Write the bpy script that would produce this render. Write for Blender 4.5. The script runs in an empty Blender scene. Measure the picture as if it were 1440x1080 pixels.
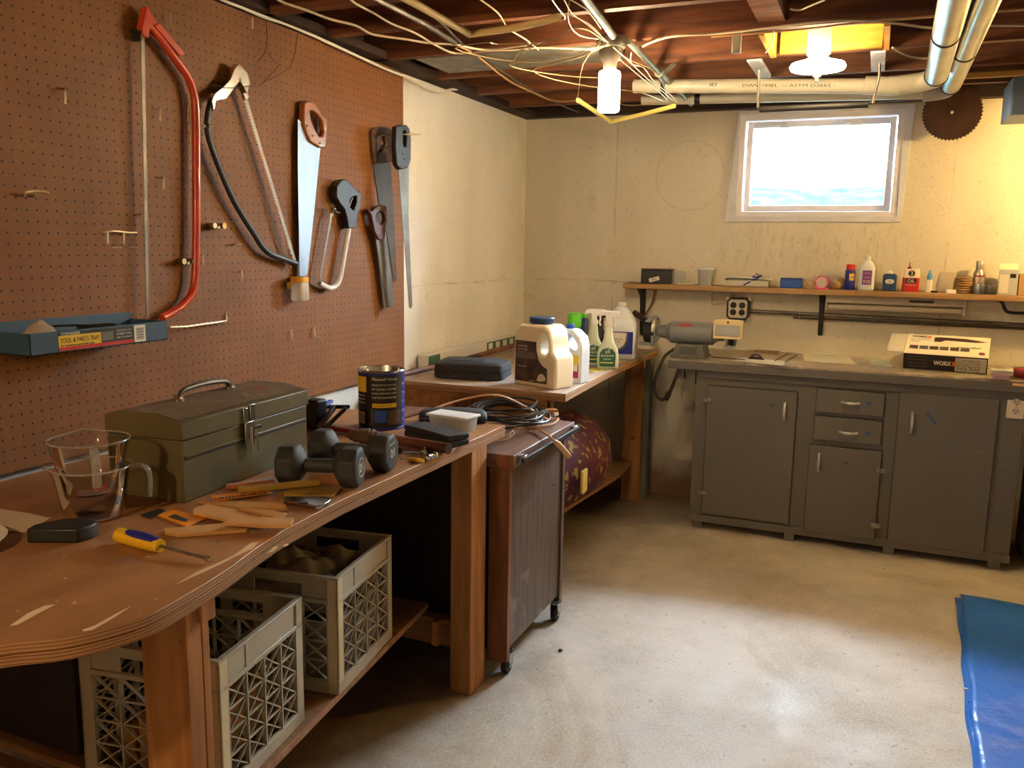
import bpy, bmesh, math, random
from mathutils import Vector, Matrix
import mathutils
random.seed(7)
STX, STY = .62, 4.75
SKY, DAY, BULB, DISC, REAR, RIGHT = 30, 1450, 150, 40, 50, 46
SC = bpy.context.scene
COL = SC.collection
PI = math.pi
# ------------------------------------------------------------------ camera
def cam_axes(yaw, pitch, roll):
    yaw, pitch, roll = map(math.radians, (yaw, pitch, roll))
    f = Vector((math.sin(yaw)*math.cos(pitch), math.cos(yaw)*math.cos(pitch), math.sin(pitch)))
    r = Vector((math.cos(yaw), -math.sin(yaw), 0)); u = r.cross(f)
    c, s = math.cos(roll), math.sin(roll)
    return c*r+s*u, -s*r+c*u, f
CR, CU, CF = cam_axes(-22.8, -9.2, 0.906)
CAM = Vector((2.033, 0.0, 1.48)); FPX = 1200.0
cd = bpy.data.cameras.new('camera'); cam = bpy.data.objects.new('camera', cd); COL.objects.link(cam)
cd.sensor_fit = 'HORIZONTAL'; cd.sensor_width = 36; cd.lens = 36*FPX/1440; cd.clip_start = .05
cam.matrix_world = Matrix(((CR.x, CU.x, -CF.x, CAM.x), (CR.y, CU.y, -CF.y, CAM.y), (CR.z, CU.z, -CF.z, CAM.z), (0, 0, 0, 1)))
SC.camera = cam
def P(px, py, ax, v):
    """point of the room on the plane (axis ax = v) seen along pixel px,py"""
    d = CF + CR*((px-720)/FPX) - CU*((py-540)/FPX)
    return CAM + d*((v-CAM[ax])/d[ax])
# ------------------------------------------------------------------ light and exposure
vs = SC.view_settings
SC.display_settings.display_device = 'sRGB'
vs.view_transform = 'Standard'; vs.look = 'None'; vs.gamma = 1; vs.exposure = 0.6
try: vs.use_curve_mapping = False
except Exception: pass
w = bpy.data.worlds.new('sky'); SC.world = w; w.use_nodes = True
bg = w.node_tree.nodes['Background']; bg.inputs[0].default_value = (.80, .92, 1.0, 1); bg.inputs[1].default_value = SKY
def area(name, loc, direction, sx, sy, power, color, portal=False):
    l = bpy.data.lights.new(name, 'AREA'); l.shape = 'RECTANGLE'; l.size = sx; l.size_y = sy; l.energy = power; l.color = color
    if portal: l.cycles.is_portal = True
    o = bpy.data.objects.new(name, l); COL.objects.link(o); o.location = loc
    o.rotation_euler = Vector(direction).to_track_quat('-Z', 'Y').to_euler(); return o
def point(name, loc, power, color, r=.04):
    l = bpy.data.lights.new(name, 'POINT'); l.energy = power; l.color = color; l.shadow_soft_size = r
    o = bpy.data.objects.new(name, l); COL.objects.link(o); o.location = loc; return o
area('daylight_portal', (1.69, 5.16, 1.93), (0, -1, 0), .86, .62, 1, (1, 1, 1), True)
# overcast daylight falling steeply through the basement window
area('window_daylight', (1.72, 5.85, 2.92), (-.04, -1.0, -.9), 2.2, 1.45, DAY, (.74, .81, 1.0))
WARM = (1.0, .68, .36)
point('rear_bulb_light', (.75, -.75, 2.02), REAR, WARM, .05)
point('right_bulb_light', (3.15, 4.45, 1.98), RIGHT, (1.0, .62, .20), .05)

# ------------------------------------------------------------------ materials
MATS = {}
def hexc(h):
    h = h.lstrip('#'); c = [int(h[i:i+2], 16)/255 for i in (0, 2, 4)]
    return tuple(x/12.92 if x <= .04045 else ((x+.055)/1.055)**2.4 for x in c) + (1,)
def mat(name, col, rough=.55, metal=0.0, col2=None, scale=6, detail=5, lo=.35, hi=.65, bump=0.0, bscale=60,
        stretch=(1, 1, 1), trans=0, ior=1.45, emit=None, estr=0, spots=None, sscale=8, slo=.6, shi=.7, distort=0, coat=0, spec=.5, alpha=1):
    if name in MATS: return MATS[name]
    m = bpy.data.materials.new(name); m.use_nodes = True; nt = m.node_tree; N = nt.nodes; L = nt.links
    b = N['Principled BSDF']
    c = hexc(col) if isinstance(col, str) else col
    b.inputs['Base Color'].default_value = c; b.inputs['Roughness'].default_value = rough; b.inputs['Metallic'].default_value = metal
    b.inputs['Transmission Weight'].default_value = trans; b.inputs['IOR'].default_value = ior
    b.inputs['Coat Weight'].default_value = coat; b.inputs['Specular IOR Level'].default_value = spec; b.inputs['Alpha'].default_value = alpha
    if emit: b.inputs['Emission Color'].default_value = hexc(emit); b.inputs['Emission Strength'].default_value = estr
    tc = N.new('ShaderNodeTexCoord'); mp = N.new('ShaderNodeMapping'); mp.inputs['Scale'].default_value = stretch
    L.new(tc.outputs['Object'], mp.inputs['Vector'])
    colout = None
    if col2:
        n = N.new('ShaderNodeTexNoise'); n.inputs['Scale'].default_value = scale; n.inputs['Detail'].default_value = detail
        n.inputs['Distortion'].default_value = distort
        L.new(mp.outputs[0], n.inputs['Vector'])
        r = N.new('ShaderNodeValToRGB'); r.color_ramp.elements[0].position = lo; r.color_ramp.elements[1].position = hi
        r.color_ramp.elements[0].color = c; r.color_ramp.elements[1].color = hexc(col2)
        L.new(n.outputs['Fac'], r.inputs['Fac']); colout = r.outputs[0]
    if spots:
        n2 = N.new('ShaderNodeTexNoise'); n2.inputs['Scale'].default_value = sscale; n2.inputs['Detail'].default_value = 6
        L.new(tc.outputs['Object'], n2.inputs['Vector'])
        r2 = N.new('ShaderNodeValToRGB'); r2.color_ramp.elements[0].position = slo; r2.color_ramp.elements[1].position = shi
        r2.color_ramp.elements[0].color = (0, 0, 0, 1); r2.color_ramp.elements[1].color = (1, 1, 1, 1)
        L.new(n2.outputs['Fac'], r2.inputs['Fac'])
        mx = N.new('ShaderNodeMix'); mx.data_type = 'RGBA'
        L.new(r2.outputs[0], mx.inputs[0])
        if colout: L.new(colout, mx.inputs[6])
        else: mx.inputs[6].default_value = c
        mx.inputs[7].default_value = hexc(spots); colout = mx.outputs[2]
    if colout: L.new(colout, b.inputs['Base Color'])
    if bump:
        n3 = N.new('ShaderNodeTexNoise'); n3.inputs['Scale'].default_value = bscale; n3.inputs['Detail'].default_value = 4
        L.new(mp.outputs[0], n3.inputs['Vector'])
        bp = N.new('ShaderNodeBump'); bp.inputs['Strength'].default_value = bump; bp.inputs['Distance'].default_value = .01
        L.new(n3.outputs['Fac'], bp.inputs['Height']); L.new(bp.outputs[0], b.inputs['Normal'])
    MATS[name] = m; return m
def nodes_of(m): return m.node_tree.nodes, m.node_tree.links
# ------------------------------------------------------------------ mesh builder
def catmull(pts, n=8, closed=False):
    pts = [Vector(p) for p in pts]; out = []
    N_ = len(pts); rng = range(N_) if closed else range(N_-1)
    for i in rng:
        if closed: p0, p1, p2, p3 = pts[i-1], pts[i], pts[(i+1) % N_], pts[(i+2) % N_]
        else: p0 = pts[max(i-1, 0)]; p1 = pts[i]; p2 = pts[i+1]; p3 = pts[min(i+2, N_-1)]
        for k in range(n):
            t = k/n
            out.append(.5*((2*p1)+(p2-p0)*t+(2*p0-5*p1+4*p2-p3)*t*t+(3*p1-p0-3*p2+p3)*t**3))
    if not closed: out.append(pts[-1])
    return out
def frame(o, u, v):
    """matrix whose x,y axes are u,v and z their normal"""
    u = Vector(u).normalized(); v = Vector(v); n = u.cross(v).normalized(); v = n.cross(u)
    return Matrix(((u.x, v.x, n.x, o[0]), (u.y, v.y, n.y, o[1]), (u.z, v.z, n.z, o[2]), (0, 0, 0, 1)))
WALLX = lambda x: Matrix(((0, 0, 1, x), (1, 0, 0, 0), (0, 1, 0, 0), (0, 0, 0, 1)))     # local (y,z,out) on the left wall
def wmat(o):
    m = Matrix.Identity(4)
    while o is not None:
        m = Matrix.Translation(o.location) @ o.rotation_euler.to_matrix().to_4x4() @ m; o = o.parent
    return m
class MB:
    def __init__(s, M=None): s.bm = bmesh.new(); s.M = M or Matrix.Identity(4)
    def _v(s, p): return s.bm.verts.new(s.M @ Vector(p))
    def box(s, x0, x1, y0, y1, z0, z1, M=None):
        if x0 > x1: x0, x1 = x1, x0
        if y0 > y1: y0, y1 = y1, y0
        if z0 > z1: z0, z1 = z1, z0
        T = s.M @ M if M else s.M
        v = [s.bm.verts.new(T @ Vector(p)) for p in ((x0,y0,z0),(x1,y0,z0),(x1,y1,z0),(x0,y1,z0),(x0,y0,z1),(x1,y0,z1),(x1,y1,z1),(x0,y1,z1))]
        for f in ((0,3,2,1),(4,5,6,7),(0,1,5,4),(1,2,6,5),(2,3,7,6),(3,0,4,7)): s.bm.faces.new([v[i] for i in f])
        return s
    def bar(s, a, b, w, h, up=(0, 0, 1)):
        a, b = Vector(a), Vector(b); d = (b-a); L = d.length; d.normalize(); up = Vector(up)
        if abs(d.dot(up)) > .98: up = Vector((1, 0, 0)) if abs(d.x) < .9 else Vector((0, 1, 0))
        sd = d.cross(up).normalized(); u = sd.cross(d)
        T = Matrix(((d.x, sd.x, u.x, a.x), (d.y, sd.y, u.y, a.y), (d.z, sd.z, u.z, a.z), (0, 0, 0, 1)))
        return s.box(0, L, -w/2, w/2, -h/2, h/2, T)
    def ring(s, c, u, v, ru, rv=None, seg=16):
        rv = rv or ru
        return [s._v(Vector(c)+Vector(u)*(ru*math.cos(2*PI*i/seg))+Vector(v)*(rv*math.sin(2*PI*i/seg))) for i in range(seg)]
    def skin(s, rings, caps=True, closed=False):
        n = len(rings[0])
        rr = list(zip(rings, rings[1:])) + ([(rings[-1], rings[0])] if closed else [])
        for A, B in rr:
            for i in range(n):
                j = (i+1) % n
                try: s.bm.faces.new((A[i], A[j], B[j], B[i]))
                except ValueError: pass
        if caps and not closed:
            s.bm.faces.new(list(reversed(rings[0]))); s.bm.faces.new(rings[-1])
        return s
    def cyl(s, a, b, r, r2=None, seg=20, caps=True):
        a, b = Vector(a), Vector(b); d = (b-a).normalized(); r2 = r if r2 is None else r2
        u = d.orthogonal().normalized(); v = d.cross(u)
        return s.skin([s.ring(a, u, v, r, seg=seg), s.ring(b, u, v, r2, seg=seg)], caps)
    def tube(s, pts, r, seg=8, smooth=0, closed=False, flat=1.0, flatdir=None):
        pts = [Vector(p) for p in pts]
        if smooth: pts = catmull(pts, smooth, closed)
        n = len(pts); rings = []; u = None
        for i, p in enumerate(pts):
            if closed: d = (pts[(i+1) % n]-pts[i-1])
            else: d = (pts[min(i+1, n-1)]-pts[max(i-1, 0)])
            if d.length < 1e-9: d = Vector((0, 0, 1))
            d.normalize()
            if flatdir is not None:
                u = Vector(flatdir) - d*Vector(flatdir).dot(d)
                if u.length < 1e-4: u = d.orthogonal()
            elif u is None: u = d.orthogonal()
            else: u = u - d*u.dot(d)
            if u.length < 1e-6: u = d.orthogonal()
            u.normalize(); v = d.cross(u)
            rad = r(i/(n-1)) if callable(r) else r
            rings.append(s.ring(p, u, v, rad*flat, rad, seg=seg))
        return s.skin(rings, not closed, closed)
    def lathe(s, prof, c=(0, 0, 0), axis=(0, 0, 1), seg=28, caps=True):
        d = Vector(axis).normalized(); u = d.orthogonal().normalized() if abs(d.z) < .99 else Vector((1, 0, 0)); v = d.cross(u)
        rings = [s.ring(Vector(c)+d*z, u, v, max(r, 1e-5), seg=seg) for r, z in prof]
        return s.skin(rings, caps)
    def loft(s, secs, seg=32):
        """secs: (z, hx, hy, exponent, cx, cy) superellipse sections"""
        rings = []
        for z, hx, hy, e, cx, cy in secs:
            R = []
            for i in range(seg):
                t = 2*PI*(i+.5)/seg; c, s_ = math.cos(t), math.sin(t)
                R.append(s._v((cx+hx*math.copysign(abs(c)**(2/e), c), cy+hy*math.copysign(abs(s_)**(2/e), s_), z)))
            rings.append(R)
        return s.skin(rings)
    def prism(s, poly, t0, t1, holes=(), M=None):
        """polygon in local xy extruded between z=t0 and z=t1"""
        T = s.M @ M if M else s.M
        b2 = bmesh.new(); es = []
        for lp in [poly]+list(holes):
            vs_ = [b2.verts.new((p[0], p[1], t0)) for p in lp]
            es += [b2.edges.new((vs_[i], vs_[(i+1) % len(vs_)])) for i in range(len(vs_))]
        if holes: bmesh.ops.triangle_fill(b2, use_beauty=True, use_dissolve=False, edges=es)
        else: b2.faces.new(b2.verts[:])
        r = bmesh.ops.extrude_face_region(b2, geom=b2.faces[:])
        for v in r['geom']:
            if isinstance(v, bmesh.types.BMVert): v.co.z = t1
        bmesh.ops.recalc_face_normals(b2, faces=b2.faces[:])
        mp = {v: s.bm.verts.new(T @ v.co) for v in b2.verts}
        for f in b2.faces: s.bm.faces.new([mp[v] for v in f.verts])
        b2.free(); return s
    def ball(s, c, r, sx=1, sy=1, sz=1, seg=16):
        n = seg//2; rings = []
        for i in range(1, n):
            a = PI*i/n
            rings.append([s._v(Vector(c)+Vector((sx*r*math.sin(a)*math.cos(2*PI*j/seg), sy*r*math.sin(a)*math.sin(2*PI*j/seg), -sz*r*math.cos(a)))) for j in range(seg)])
        return s.skin(rings)
    def grid(s, nx, ny, fn):
        V = [[s._v(fn(i/nx, j/ny)) for i in range(nx+1)] for j in range(ny+1)]
        for j in range(ny):
            for i in range(nx): s.bm.faces.new((V[j][i], V[j][i+1], V[j+1][i+1], V[j+1][i]))
        return s
    def build(s, name, m, parent=None, world=True, smooth=True, bevel=0, solid=0, angle=35, bseg=2):
        """links everything collected as ONE mesh object; world=True: coordinates are room coordinates"""
        if parent is not None and world:
            bmesh.ops.transform(s.bm, matrix=wmat(parent).inverted(), verts=s.bm.verts)
        if parent is None and world:
            # top level: origin at the base centre of the thing
            if s.bm.verts:
                xs = [v.co for v in s.bm.verts]
                c = Vector(((min(p.x for p in xs)+max(p.x for p in xs))/2, (min(p.y for p in xs)+max(p.y for p in xs))/2, min(p.z for p in xs)))
                bmesh.ops.translate(s.bm, vec=-c, verts=s.bm.verts)
            else: c = Vector()
        else: c = Vector()
        bmesh.ops.recalc_face_normals(s.bm, faces=s.bm.faces[:])
        me = bpy.data.meshes.new(name); s.bm.to_mesh(me); s.bm.free()
        if smooth:
            me.shade_smooth(); me.set_sharp_from_angle(angle=math.radians(angle))
        o = bpy.data.objects.new(name, me); COL.objects.link(o); o.location = c
        if m: me.materials.append(MATS[m] if isinstance(m, str) else m)
        if parent: o.parent = parent
        if solid:
            md = o.modifiers.new('solid', 'SOLIDIFY'); md.thickness = solid; md.offset = 0
        if bevel:
            md = o.modifiers.new('bevel', 'BEVEL'); md.width = bevel; md.segments = bseg; md.limit_method = 'ANGLE'; md.angle_limit = math.radians(40)
            md.harden_normals = False
        return o
def tag(o, label=None, cat=None, group=None, kind=None):
    if label: o['label'] = label
    if cat: o['category'] = cat
    if group: o['group'] = group
    if kind: o['kind'] = kind
    return o
def thing(name, label, cat, loc=(0, 0, 0), rz=0, group=None, rot=None):
    o = bpy.data.objects.new(name, None); COL.objects.link(o); o.location = loc; o.rotation_euler = rot or (0, 0, rz)
    o.empty_display_size = .05
    return tag(o, label, cat, group)
def text(body, M, size, m, parent, name='lettering', width=None, ex=.0002, bold=0, squash=None, rad=None, world=False):
    """lettering centred on the frame M (local to parent); rad wraps it round a vertical cylinder"""
    cu = bpy.data.curves.new('t', 'FONT'); cu.body = body; cu.size = size; cu.align_x = 'CENTER'; cu.align_y = 'CENTER'; cu.extrude = ex; cu.offset = bold
    cu.resolution_u = 3
    ob = bpy.data.objects.new('t', cu); me = bpy.data.meshes.new_from_object(ob)
    bpy.data.objects.remove(ob); bpy.data.curves.remove(cu)
    xs = [v.co.x for v in me.vertices] or [0]; wd = max(xs)-min(xs); cx = (max(xs)+min(xs))/2
    ys = [v.co.y for v in me.vertices] or [0]; cy = (max(ys)+min(ys))/2
    k = (width/wd) if width and wd else 1; ky = squash or k
    for v in me.vertices:
        v.co.x = (v.co.x-cx)*k; v.co.y = (v.co.y-cy)*ky
    if rad:
        a0 = M
        for v in me.vertices:
            a = a0[0] + v.co.x/rad; v.co = Vector((math.cos(a)*(rad+v.co.z+.0003), math.sin(a)*(rad+v.co.z+.0003), a0[1]+v.co.y))
    else:
        T = M
        if world: T = wmat(parent).inverted() @ M
        me.transform(T)
    me.name = name; me.materials.clear(); me.materials.append(MATS[m] if isinstance(m, str) else m)
    o = bpy.data.objects.new(name, me); COL.objects.link(o); o.parent = parent
    return o
def band(r, a0, a1, z0, z1, n=16, t=.0004):
    """curved label patch on a vertical cylinder"""
    mb = MB(); A = []; B = []
    for i in range(n+1):
        a = a0+(a1-a0)*i/n
        A.append((mb._v((math.cos(a)*(r+t), math.sin(a)*(r+t), z0)), mb._v((math.cos(a)*(r+t), math.sin(a)*(r+t), z1))))
    for i in range(n): mb.bm.faces.new((A[i][0], A[i+1][0], A[i+1][1], A[i][1]))
    return mb
# ------------------------------------------------------------------ material library
mat('cream_paint', '#cfc2a0', .8, col2='#bba978', scale=1.6, lo=.3, hi=.7, bump=.5, bscale=26, spots='#a08b5e', sscale=5, slo=.66, shi=.78)
mat('subfloor', '#5a3a2a', .8, col2='#38231a', scale=3, stretch=(1, 12, 1))
mat('joist_wood', '#85502f', .7, col2='#52301f', scale=3.2, stretch=(1, 9, 9), bump=.15, bscale=20, spots='#2f1811', sscale=2.2, slo=.6, shi=.75)
mat('dark_sill', '#3a2822', .8, col2='#281a17', scale=4)
mat('yellow_pine', '#d9a94a', .6, col2='#b98432', scale=3, stretch=(1, 1, 10))
mat('bench_ply', '#ae7d4f', .42, col2='#835a37', scale=2.4, stretch=(2.4, .8, 1), detail=9, bump=.12, bscale=30, spots='#7a5236', sscale=7, slo=.56, shi=.72, lo=.3, hi=.7)
mat('ply_edge', '#a5754a', .7, col2='#5d3c25', scale=9, stretch=(1, 1, 22), lo=.42, hi=.58)
mat('pale_scrape', '#dcc19a', .7)
mat('stud_wood', '#b27c48', .65, col2='#93602f', scale=4, stretch=(8, 8, .8), bump=.1, bscale=20, spots='#4c2a18', sscale=14, slo=.72, shi=.76)
mat('stud_wood_y', '#b27c48', .65, col2='#93602f', scale=4, stretch=(8, .8, 8), bump=.1, bscale=20)
# plywood shows its veneers on cut edges
mat('stud_green', '#74796a', .7, col2='#5d6356', scale=5, stretch=(6, 6, .8))
mat('plank', '#94704a', .6, col2='#7c4f31', scale=4, stretch=(.8, 9, 9))
mat('bench2_ply', '#b3a090', .5, col2='#a08a78', scale=4, stretch=(4, .8, 1), spots='#7b6650', sscale=6, slo=.62, shi=.7)
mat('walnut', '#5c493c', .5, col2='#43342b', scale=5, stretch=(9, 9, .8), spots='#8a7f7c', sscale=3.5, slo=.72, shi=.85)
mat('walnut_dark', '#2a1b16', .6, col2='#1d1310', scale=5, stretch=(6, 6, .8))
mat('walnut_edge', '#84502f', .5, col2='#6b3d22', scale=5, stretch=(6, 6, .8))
mat('butcher', '#7e6052', .45, col2='#5f453a', scale=5, stretch=(7, .8, 7), spots='#8c7a70', sscale=4, slo=.6, shi=.75)
mat('grey_paint', '#67625a', .5, col2='#625d55', scale=2, bump=.06, bscale=40)
mat('grey_groove', '#3d3a35', .7)
mat('shelf_wood', '#b3905f', .6, col2='#8d6a42', scale=4, stretch=(.8, 9, 9)); mat('worktop_paint', '#978976', .30, col2='#7a6c5b', scale=3, stretch=(.6, 3, 1), bump=.05, spots='#5f5344', sscale=7, slo=.63, shi=.7)
mat('chrome', '#c8c8c6', .18, 1.0)
mat('steel', '#a9abad', .35, 1.0, col2='#8d9094', scale=30, bump=.05)
mat('saw_steel', '#94a1b0', .45, .9, col2='#808d9b', scale=6, stretch=(1, 1, .4))
mat('old_steel', '#77716a', .45, .85, col2='#5c564e', scale=9)
mat('dark_blade', '#4f443b', .5, .6, col2='#3c332c', scale=8)
mat('tape_blue', '#3d5578', .7); mat('bright_steel', '#d8d8d6', .35, .8); mat('shield_glass', '#d0cec2', .10, trans=.3, ior=1.3)
mat('rusty_steel', '#8a8078', .5, .7, col2='#9b6a45', scale=22, lo=.5, hi=.65)
mat('galvanised', '#a8a89c', .42, .8, col2='#86877e', scale=14, bump=.1)
mat('duct_silver', '#c2c5c8', .28, .9, col2='#a9adb2', scale=6, bump=.04, bscale=15)
mat('wire_steel', '#cbb48c', .4, .7)
mat('hook_steel', '#d8c8a8', .35, .7)
mat('black_iron', '#26221f', .5, .4, col2='#35302b', scale=15)
mat('black_plastic', '#1c1c1e', .42)
mat('black_rubber', '#26272a', .75, bump=.1, bscale=90)
mat('dumbbell', '#2f3133', .62, col2='#3a3b39', scale=14, bump=.08)
mat('white_paint', '#dcdcdc', .45)
mat('white_vinyl', '#e3e3ea', .4, col2='#dadae2', scale=3)
mat('plaster_trim', '#dcdee6', .7, col2='#cfd0d6', scale=9, bump=.3)
mat('white_plastic', '#e6e2d6', .4)
mat('pvc', '#d3cdb8', .35, col2='#c8c0a6', scale=4, stretch=(.6, 2, 2))
mat('pvc_grey', '#b3a99c', .35)
mat('red_paint', '#d14a2a', .3, col2='#bb3f26', scale=8, coat=.4)
mat('red', '#c0281f', .45); mat('dark_red', '#7c2320', .5); mat('maroon', '#4c211e', .4); mat('pink', '#e2418a', .45)
mat('orange', '#e08a1e', .5); mat('lid_yellow', '#e0a628', .45); mat('orange_box', '#e2722c', .6)
mat('yellow', '#e5b820', .45); mat('pale_yellow', '#e3cf6a', .6); mat('label_yellow', '#e2bc2a', .6)
mat('navy', '#20298a', .4); mat('blue', '#2450a8', .45); mat('tray_blue', '#33566f', .5, col2='#2c4b61', scale=4)
mat('tray_blue_in', '#5d6b70', .5, col2='#4c5a62', scale=5)
mat('label_black', '#1b1817', .55); mat('label_white', '#ddd6c4', .6); mat('label_brown', '#35231f', .5, col2='#5a463e', scale=14)
mat('cap_blue', '#23406a', .4); mat('cream_plastic', '#efe2c4', .38); mat('milk_plastic', '#dfe3e6', .35)
mat('spray_green_white', '#d5dcc0', .4); mat('label_green', '#2e5a3c', .5); mat('bright_green', '#5fc42e', .4); mat('magenta', '#a52460', .5)
def thin(name, col, fac, rough=.15):
    m = mat(name, col, rough); N, L = nodes_of(m); tr_ = N.new('ShaderNodeBsdfTransparent'); ms_ = N.new('ShaderNodeMixShader'); ms_.inputs[0].default_value = fac
    tr_.inputs[0].default_value = (.96, .96, .96, 1)
    L.new(tr_.outputs[0], ms_.inputs[1]); L.new(N['Principled BSDF'].outputs[0], ms_.inputs[2]); L.new(ms_.outputs[0], N['Material Output'].inputs[0])
thin('clear_plastic', '#dfe0dc', .28); thin('cloudy_plastic', '#d8d4c8', .5, .35)
mat('frosted_plastic', '#dfe3e2', .35, trans=.55, ior=1.3)
m = mat('glass', '#f2f2ee', .05); N, L = nodes_of(m)
tr_ = N.new('ShaderNodeBsdfTransparent'); tr_.inputs[0].default_value = (.93, .93, .91, 1); gl_ = N.new('ShaderNodeBsdfGlossy'); gl_.inputs['Roughness'].default_value = .04; ms_ = N.new('ShaderNodeMixShader')
fr_ = N.new('ShaderNodeLayerWeight'); fr_.inputs[0].default_value = .22; L.new(fr_.outputs['Fresnel'], ms_.inputs[0])
L.new(tr_.outputs[0], ms_.inputs[1]); L.new(gl_.outputs[0], ms_.inputs[2]); L.new(ms_.outputs[0], N['Material Output'].inputs[0])
m = mat('pane_glass', '#f4fffd', .0); N, L = nodes_of(m)
tr_ = N.new('ShaderNodeBsdfTransparent'); gl_ = N.new('ShaderNodeBsdfGlossy'); gl_.inputs['Roughness'].default_value = .02; ms_ = N.new('ShaderNodeMixShader'); fr_ = N.new('ShaderNodeFresnel'); fr_.inputs[0].default_value = 1.3
tr_.inputs[0].default_value = (.93, .98, .97, 1)
L.new(fr_.outputs[0], ms_.inputs[0]); L.new(tr_.outputs[0], ms_.inputs[1]); L.new(gl_.outputs[0], ms_.inputs[2]); L.new(ms_.outputs[0], N['Material Output'].inputs[0])
mat('amber_wood', '#b0703c', .35, col2='#96582c', scale=6, stretch=(1, 1, 6), coat=.3)
mat('shim_wood', '#cb9c60', .6, col2='#b9894c', scale=5, stretch=(1, 1, 1)); mat('shim_wood_b', '#bb8a4e', .6, col2='#a97940', scale=5)
mat('brass', '#b08d4c', .35, .8); mat('gold_tool', '#a98a3c', .5, .3)
mat('olive', '#655d3c', .42, col2='#575034', scale=5, bump=.05, spots='#5a4a33', sscale=6, slo=.6, shi=.75)
mat('olive_top', '#705c44', .6, col2='#544832', scale=5, spots='#7d6a50', sscale=4, slo=.5, shi=.7)
mat('rust_roll', '#7c4a2a', .55, col2='#42261a', scale=12); mat('hair_brown', '#4c3828', .8, col2='#6a5240', scale=20)
mat('paper', '#d5c7ae', .8); mat('white_paper', '#dedbd2', .8); mat('cardboard', '#b08a5a', .8)
mat('tape_yellow', '#fff08c', .6, col2='#fbe67c', scale=6); mat('tube_pale', '#ffe6a8', .6, col2='#f8dc98', scale=8)
mat('white_cable', '#d0bfa0', .5); mat('cord_beige', '#b98d5e', .5); mat('cord_black', '#17171a', .35)
mat('crate', '#a89c84', .5, col2='#9a8e76', scale=5); mat('crate_pale', '#c3b187', .5)
mat('bag_cloth', '#8f8578', .7, col2='#6f6558', scale=5, bump=.3, bscale=8)
mat('tarp', '#2f6cc4', .3, col2='#2560b6', scale=3, bump=.5, bscale=16)
mat('comforter', '#5a1f2c', .7, col2='#4a2340', scale=5, spots='#a08a3a', sscale=26, slo=.57, shi=.6, bump=.3, bscale=10)
mat('outlet_face', '#c9bfae', .4); mat('outlet_white', '#ddd3bb', .4)
mat('blade_brown', '#54433d', .32, .85, col2='#7a5a4a', scale=5)
mat('lamp_glow', '#fff4dc', .4, emit='#ffe0b2', estr=BULB); mat('disc_glow', '#fffbe8', .4, emit='#ffe6b4', estr=DISC)
mat('teal_leaf', '#26332f', .9, col2='#36453f', scale=9, spec=0)
mat('well_metal', '#c9cfd0', .6)
mat('grinder_grey', '#7c7f7e', .42, col2='#707371', scale=5); mat('grinder_base', '#6a685c', .5); mat('grinder_plate', '#54544e', .5)
mat('shield_frame', '#e6cf94', .4); mat('dark_nozzle', '#3c2c24', .6)
mat('box_white', '#e3d9be', .6); mat('box_black', '#221f20', .5); mat('box_in', '#c9c3ae', .7)
mat('board_pale', '#dcd8c2', .5); mat('hinge_grey', '#8a857b', .4, .3); mat('silver_can', '#b3a9a2', .35, .7); thin('plastic_bag', '#c8b8a4', .62, .3)
mat('straw', '#b88f55', .7, col2='#8f6a3b', scale=60, stretch=(.1, .1, 1)); mat('box_grey', '#b9bab2', .6); mat('blue_grey', '#6d8091', .5)
mat('hair_wire', '#4a2f1c', .6); mat('light_housing', '#a99d8a', .45); mat('light_tube', '#b9ad98', .4)

def ply(m, cols, n=165.0, scl=1):
    N, L = nodes_of(m); b = N['Principled BSDF']; src = b.inputs['Base Color'].links[0].from_socket if b.inputs['Base Color'].links else None
    tc = N.new('ShaderNodeTexCoord'); sp = N.new('ShaderNodeSeparateXYZ'); L.new(tc.outputs['Object'], sp.inputs[0])
    ge = N.new('ShaderNodeNewGeometry'); sn = N.new('ShaderNodeSeparateXYZ'); L.new(ge.outputs['Normal'], sn.inputs[0])
    ab = N.new('ShaderNodeMath'); ab.operation = 'ABSOLUTE'; L.new(sn.outputs[2], ab.inputs[0])
    lt = N.new('ShaderNodeMath'); lt.operation = 'LESS_THAN'; L.new(ab.outputs[0], lt.inputs[0]); lt.inputs[1].default_value = .6
    no = N.new('ShaderNodeTexNoise'); no.inputs['Scale'].default_value = 9; L.new(tc.outputs['Object'], no.inputs['Vector'])
    ma = N.new('ShaderNodeMath'); ma.operation = 'MULTIPLY_ADD'; L.new(sp.outputs[2], ma.inputs[0]); ma.inputs[1].default_value = n
    L.new(no.outputs['Fac'], ma.inputs[2])
    fr = N.new('ShaderNodeMath'); fr.operation = 'FRACT'; L.new(ma.outputs[0], fr.inputs[0])
    r = N.new('ShaderNodeValToRGB'); e = r.color_ramp.elements; e.new(.5); e.new(.6)
    for i, (p, c) in enumerate(((0., cols[0]), (.45, cols[1]), (.55, cols[2]), (.95, cols[0]))): e[i].position = p; e[i].color = hexc(c)
    L.new(fr.outputs[0], r.inputs['Fac'])
    mx = N.new('ShaderNodeMix'); mx.data_type = 'RGBA'; L.new(lt.outputs[0], mx.inputs[0])
    if src: L.new(src, mx.inputs[6])
    else: mx.inputs[6].default_value = b.inputs['Base Color'].default_value
    L.new(r.outputs[0], mx.inputs[7]); L.new(mx.outputs[2], b.inputs['Base Color'])
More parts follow.
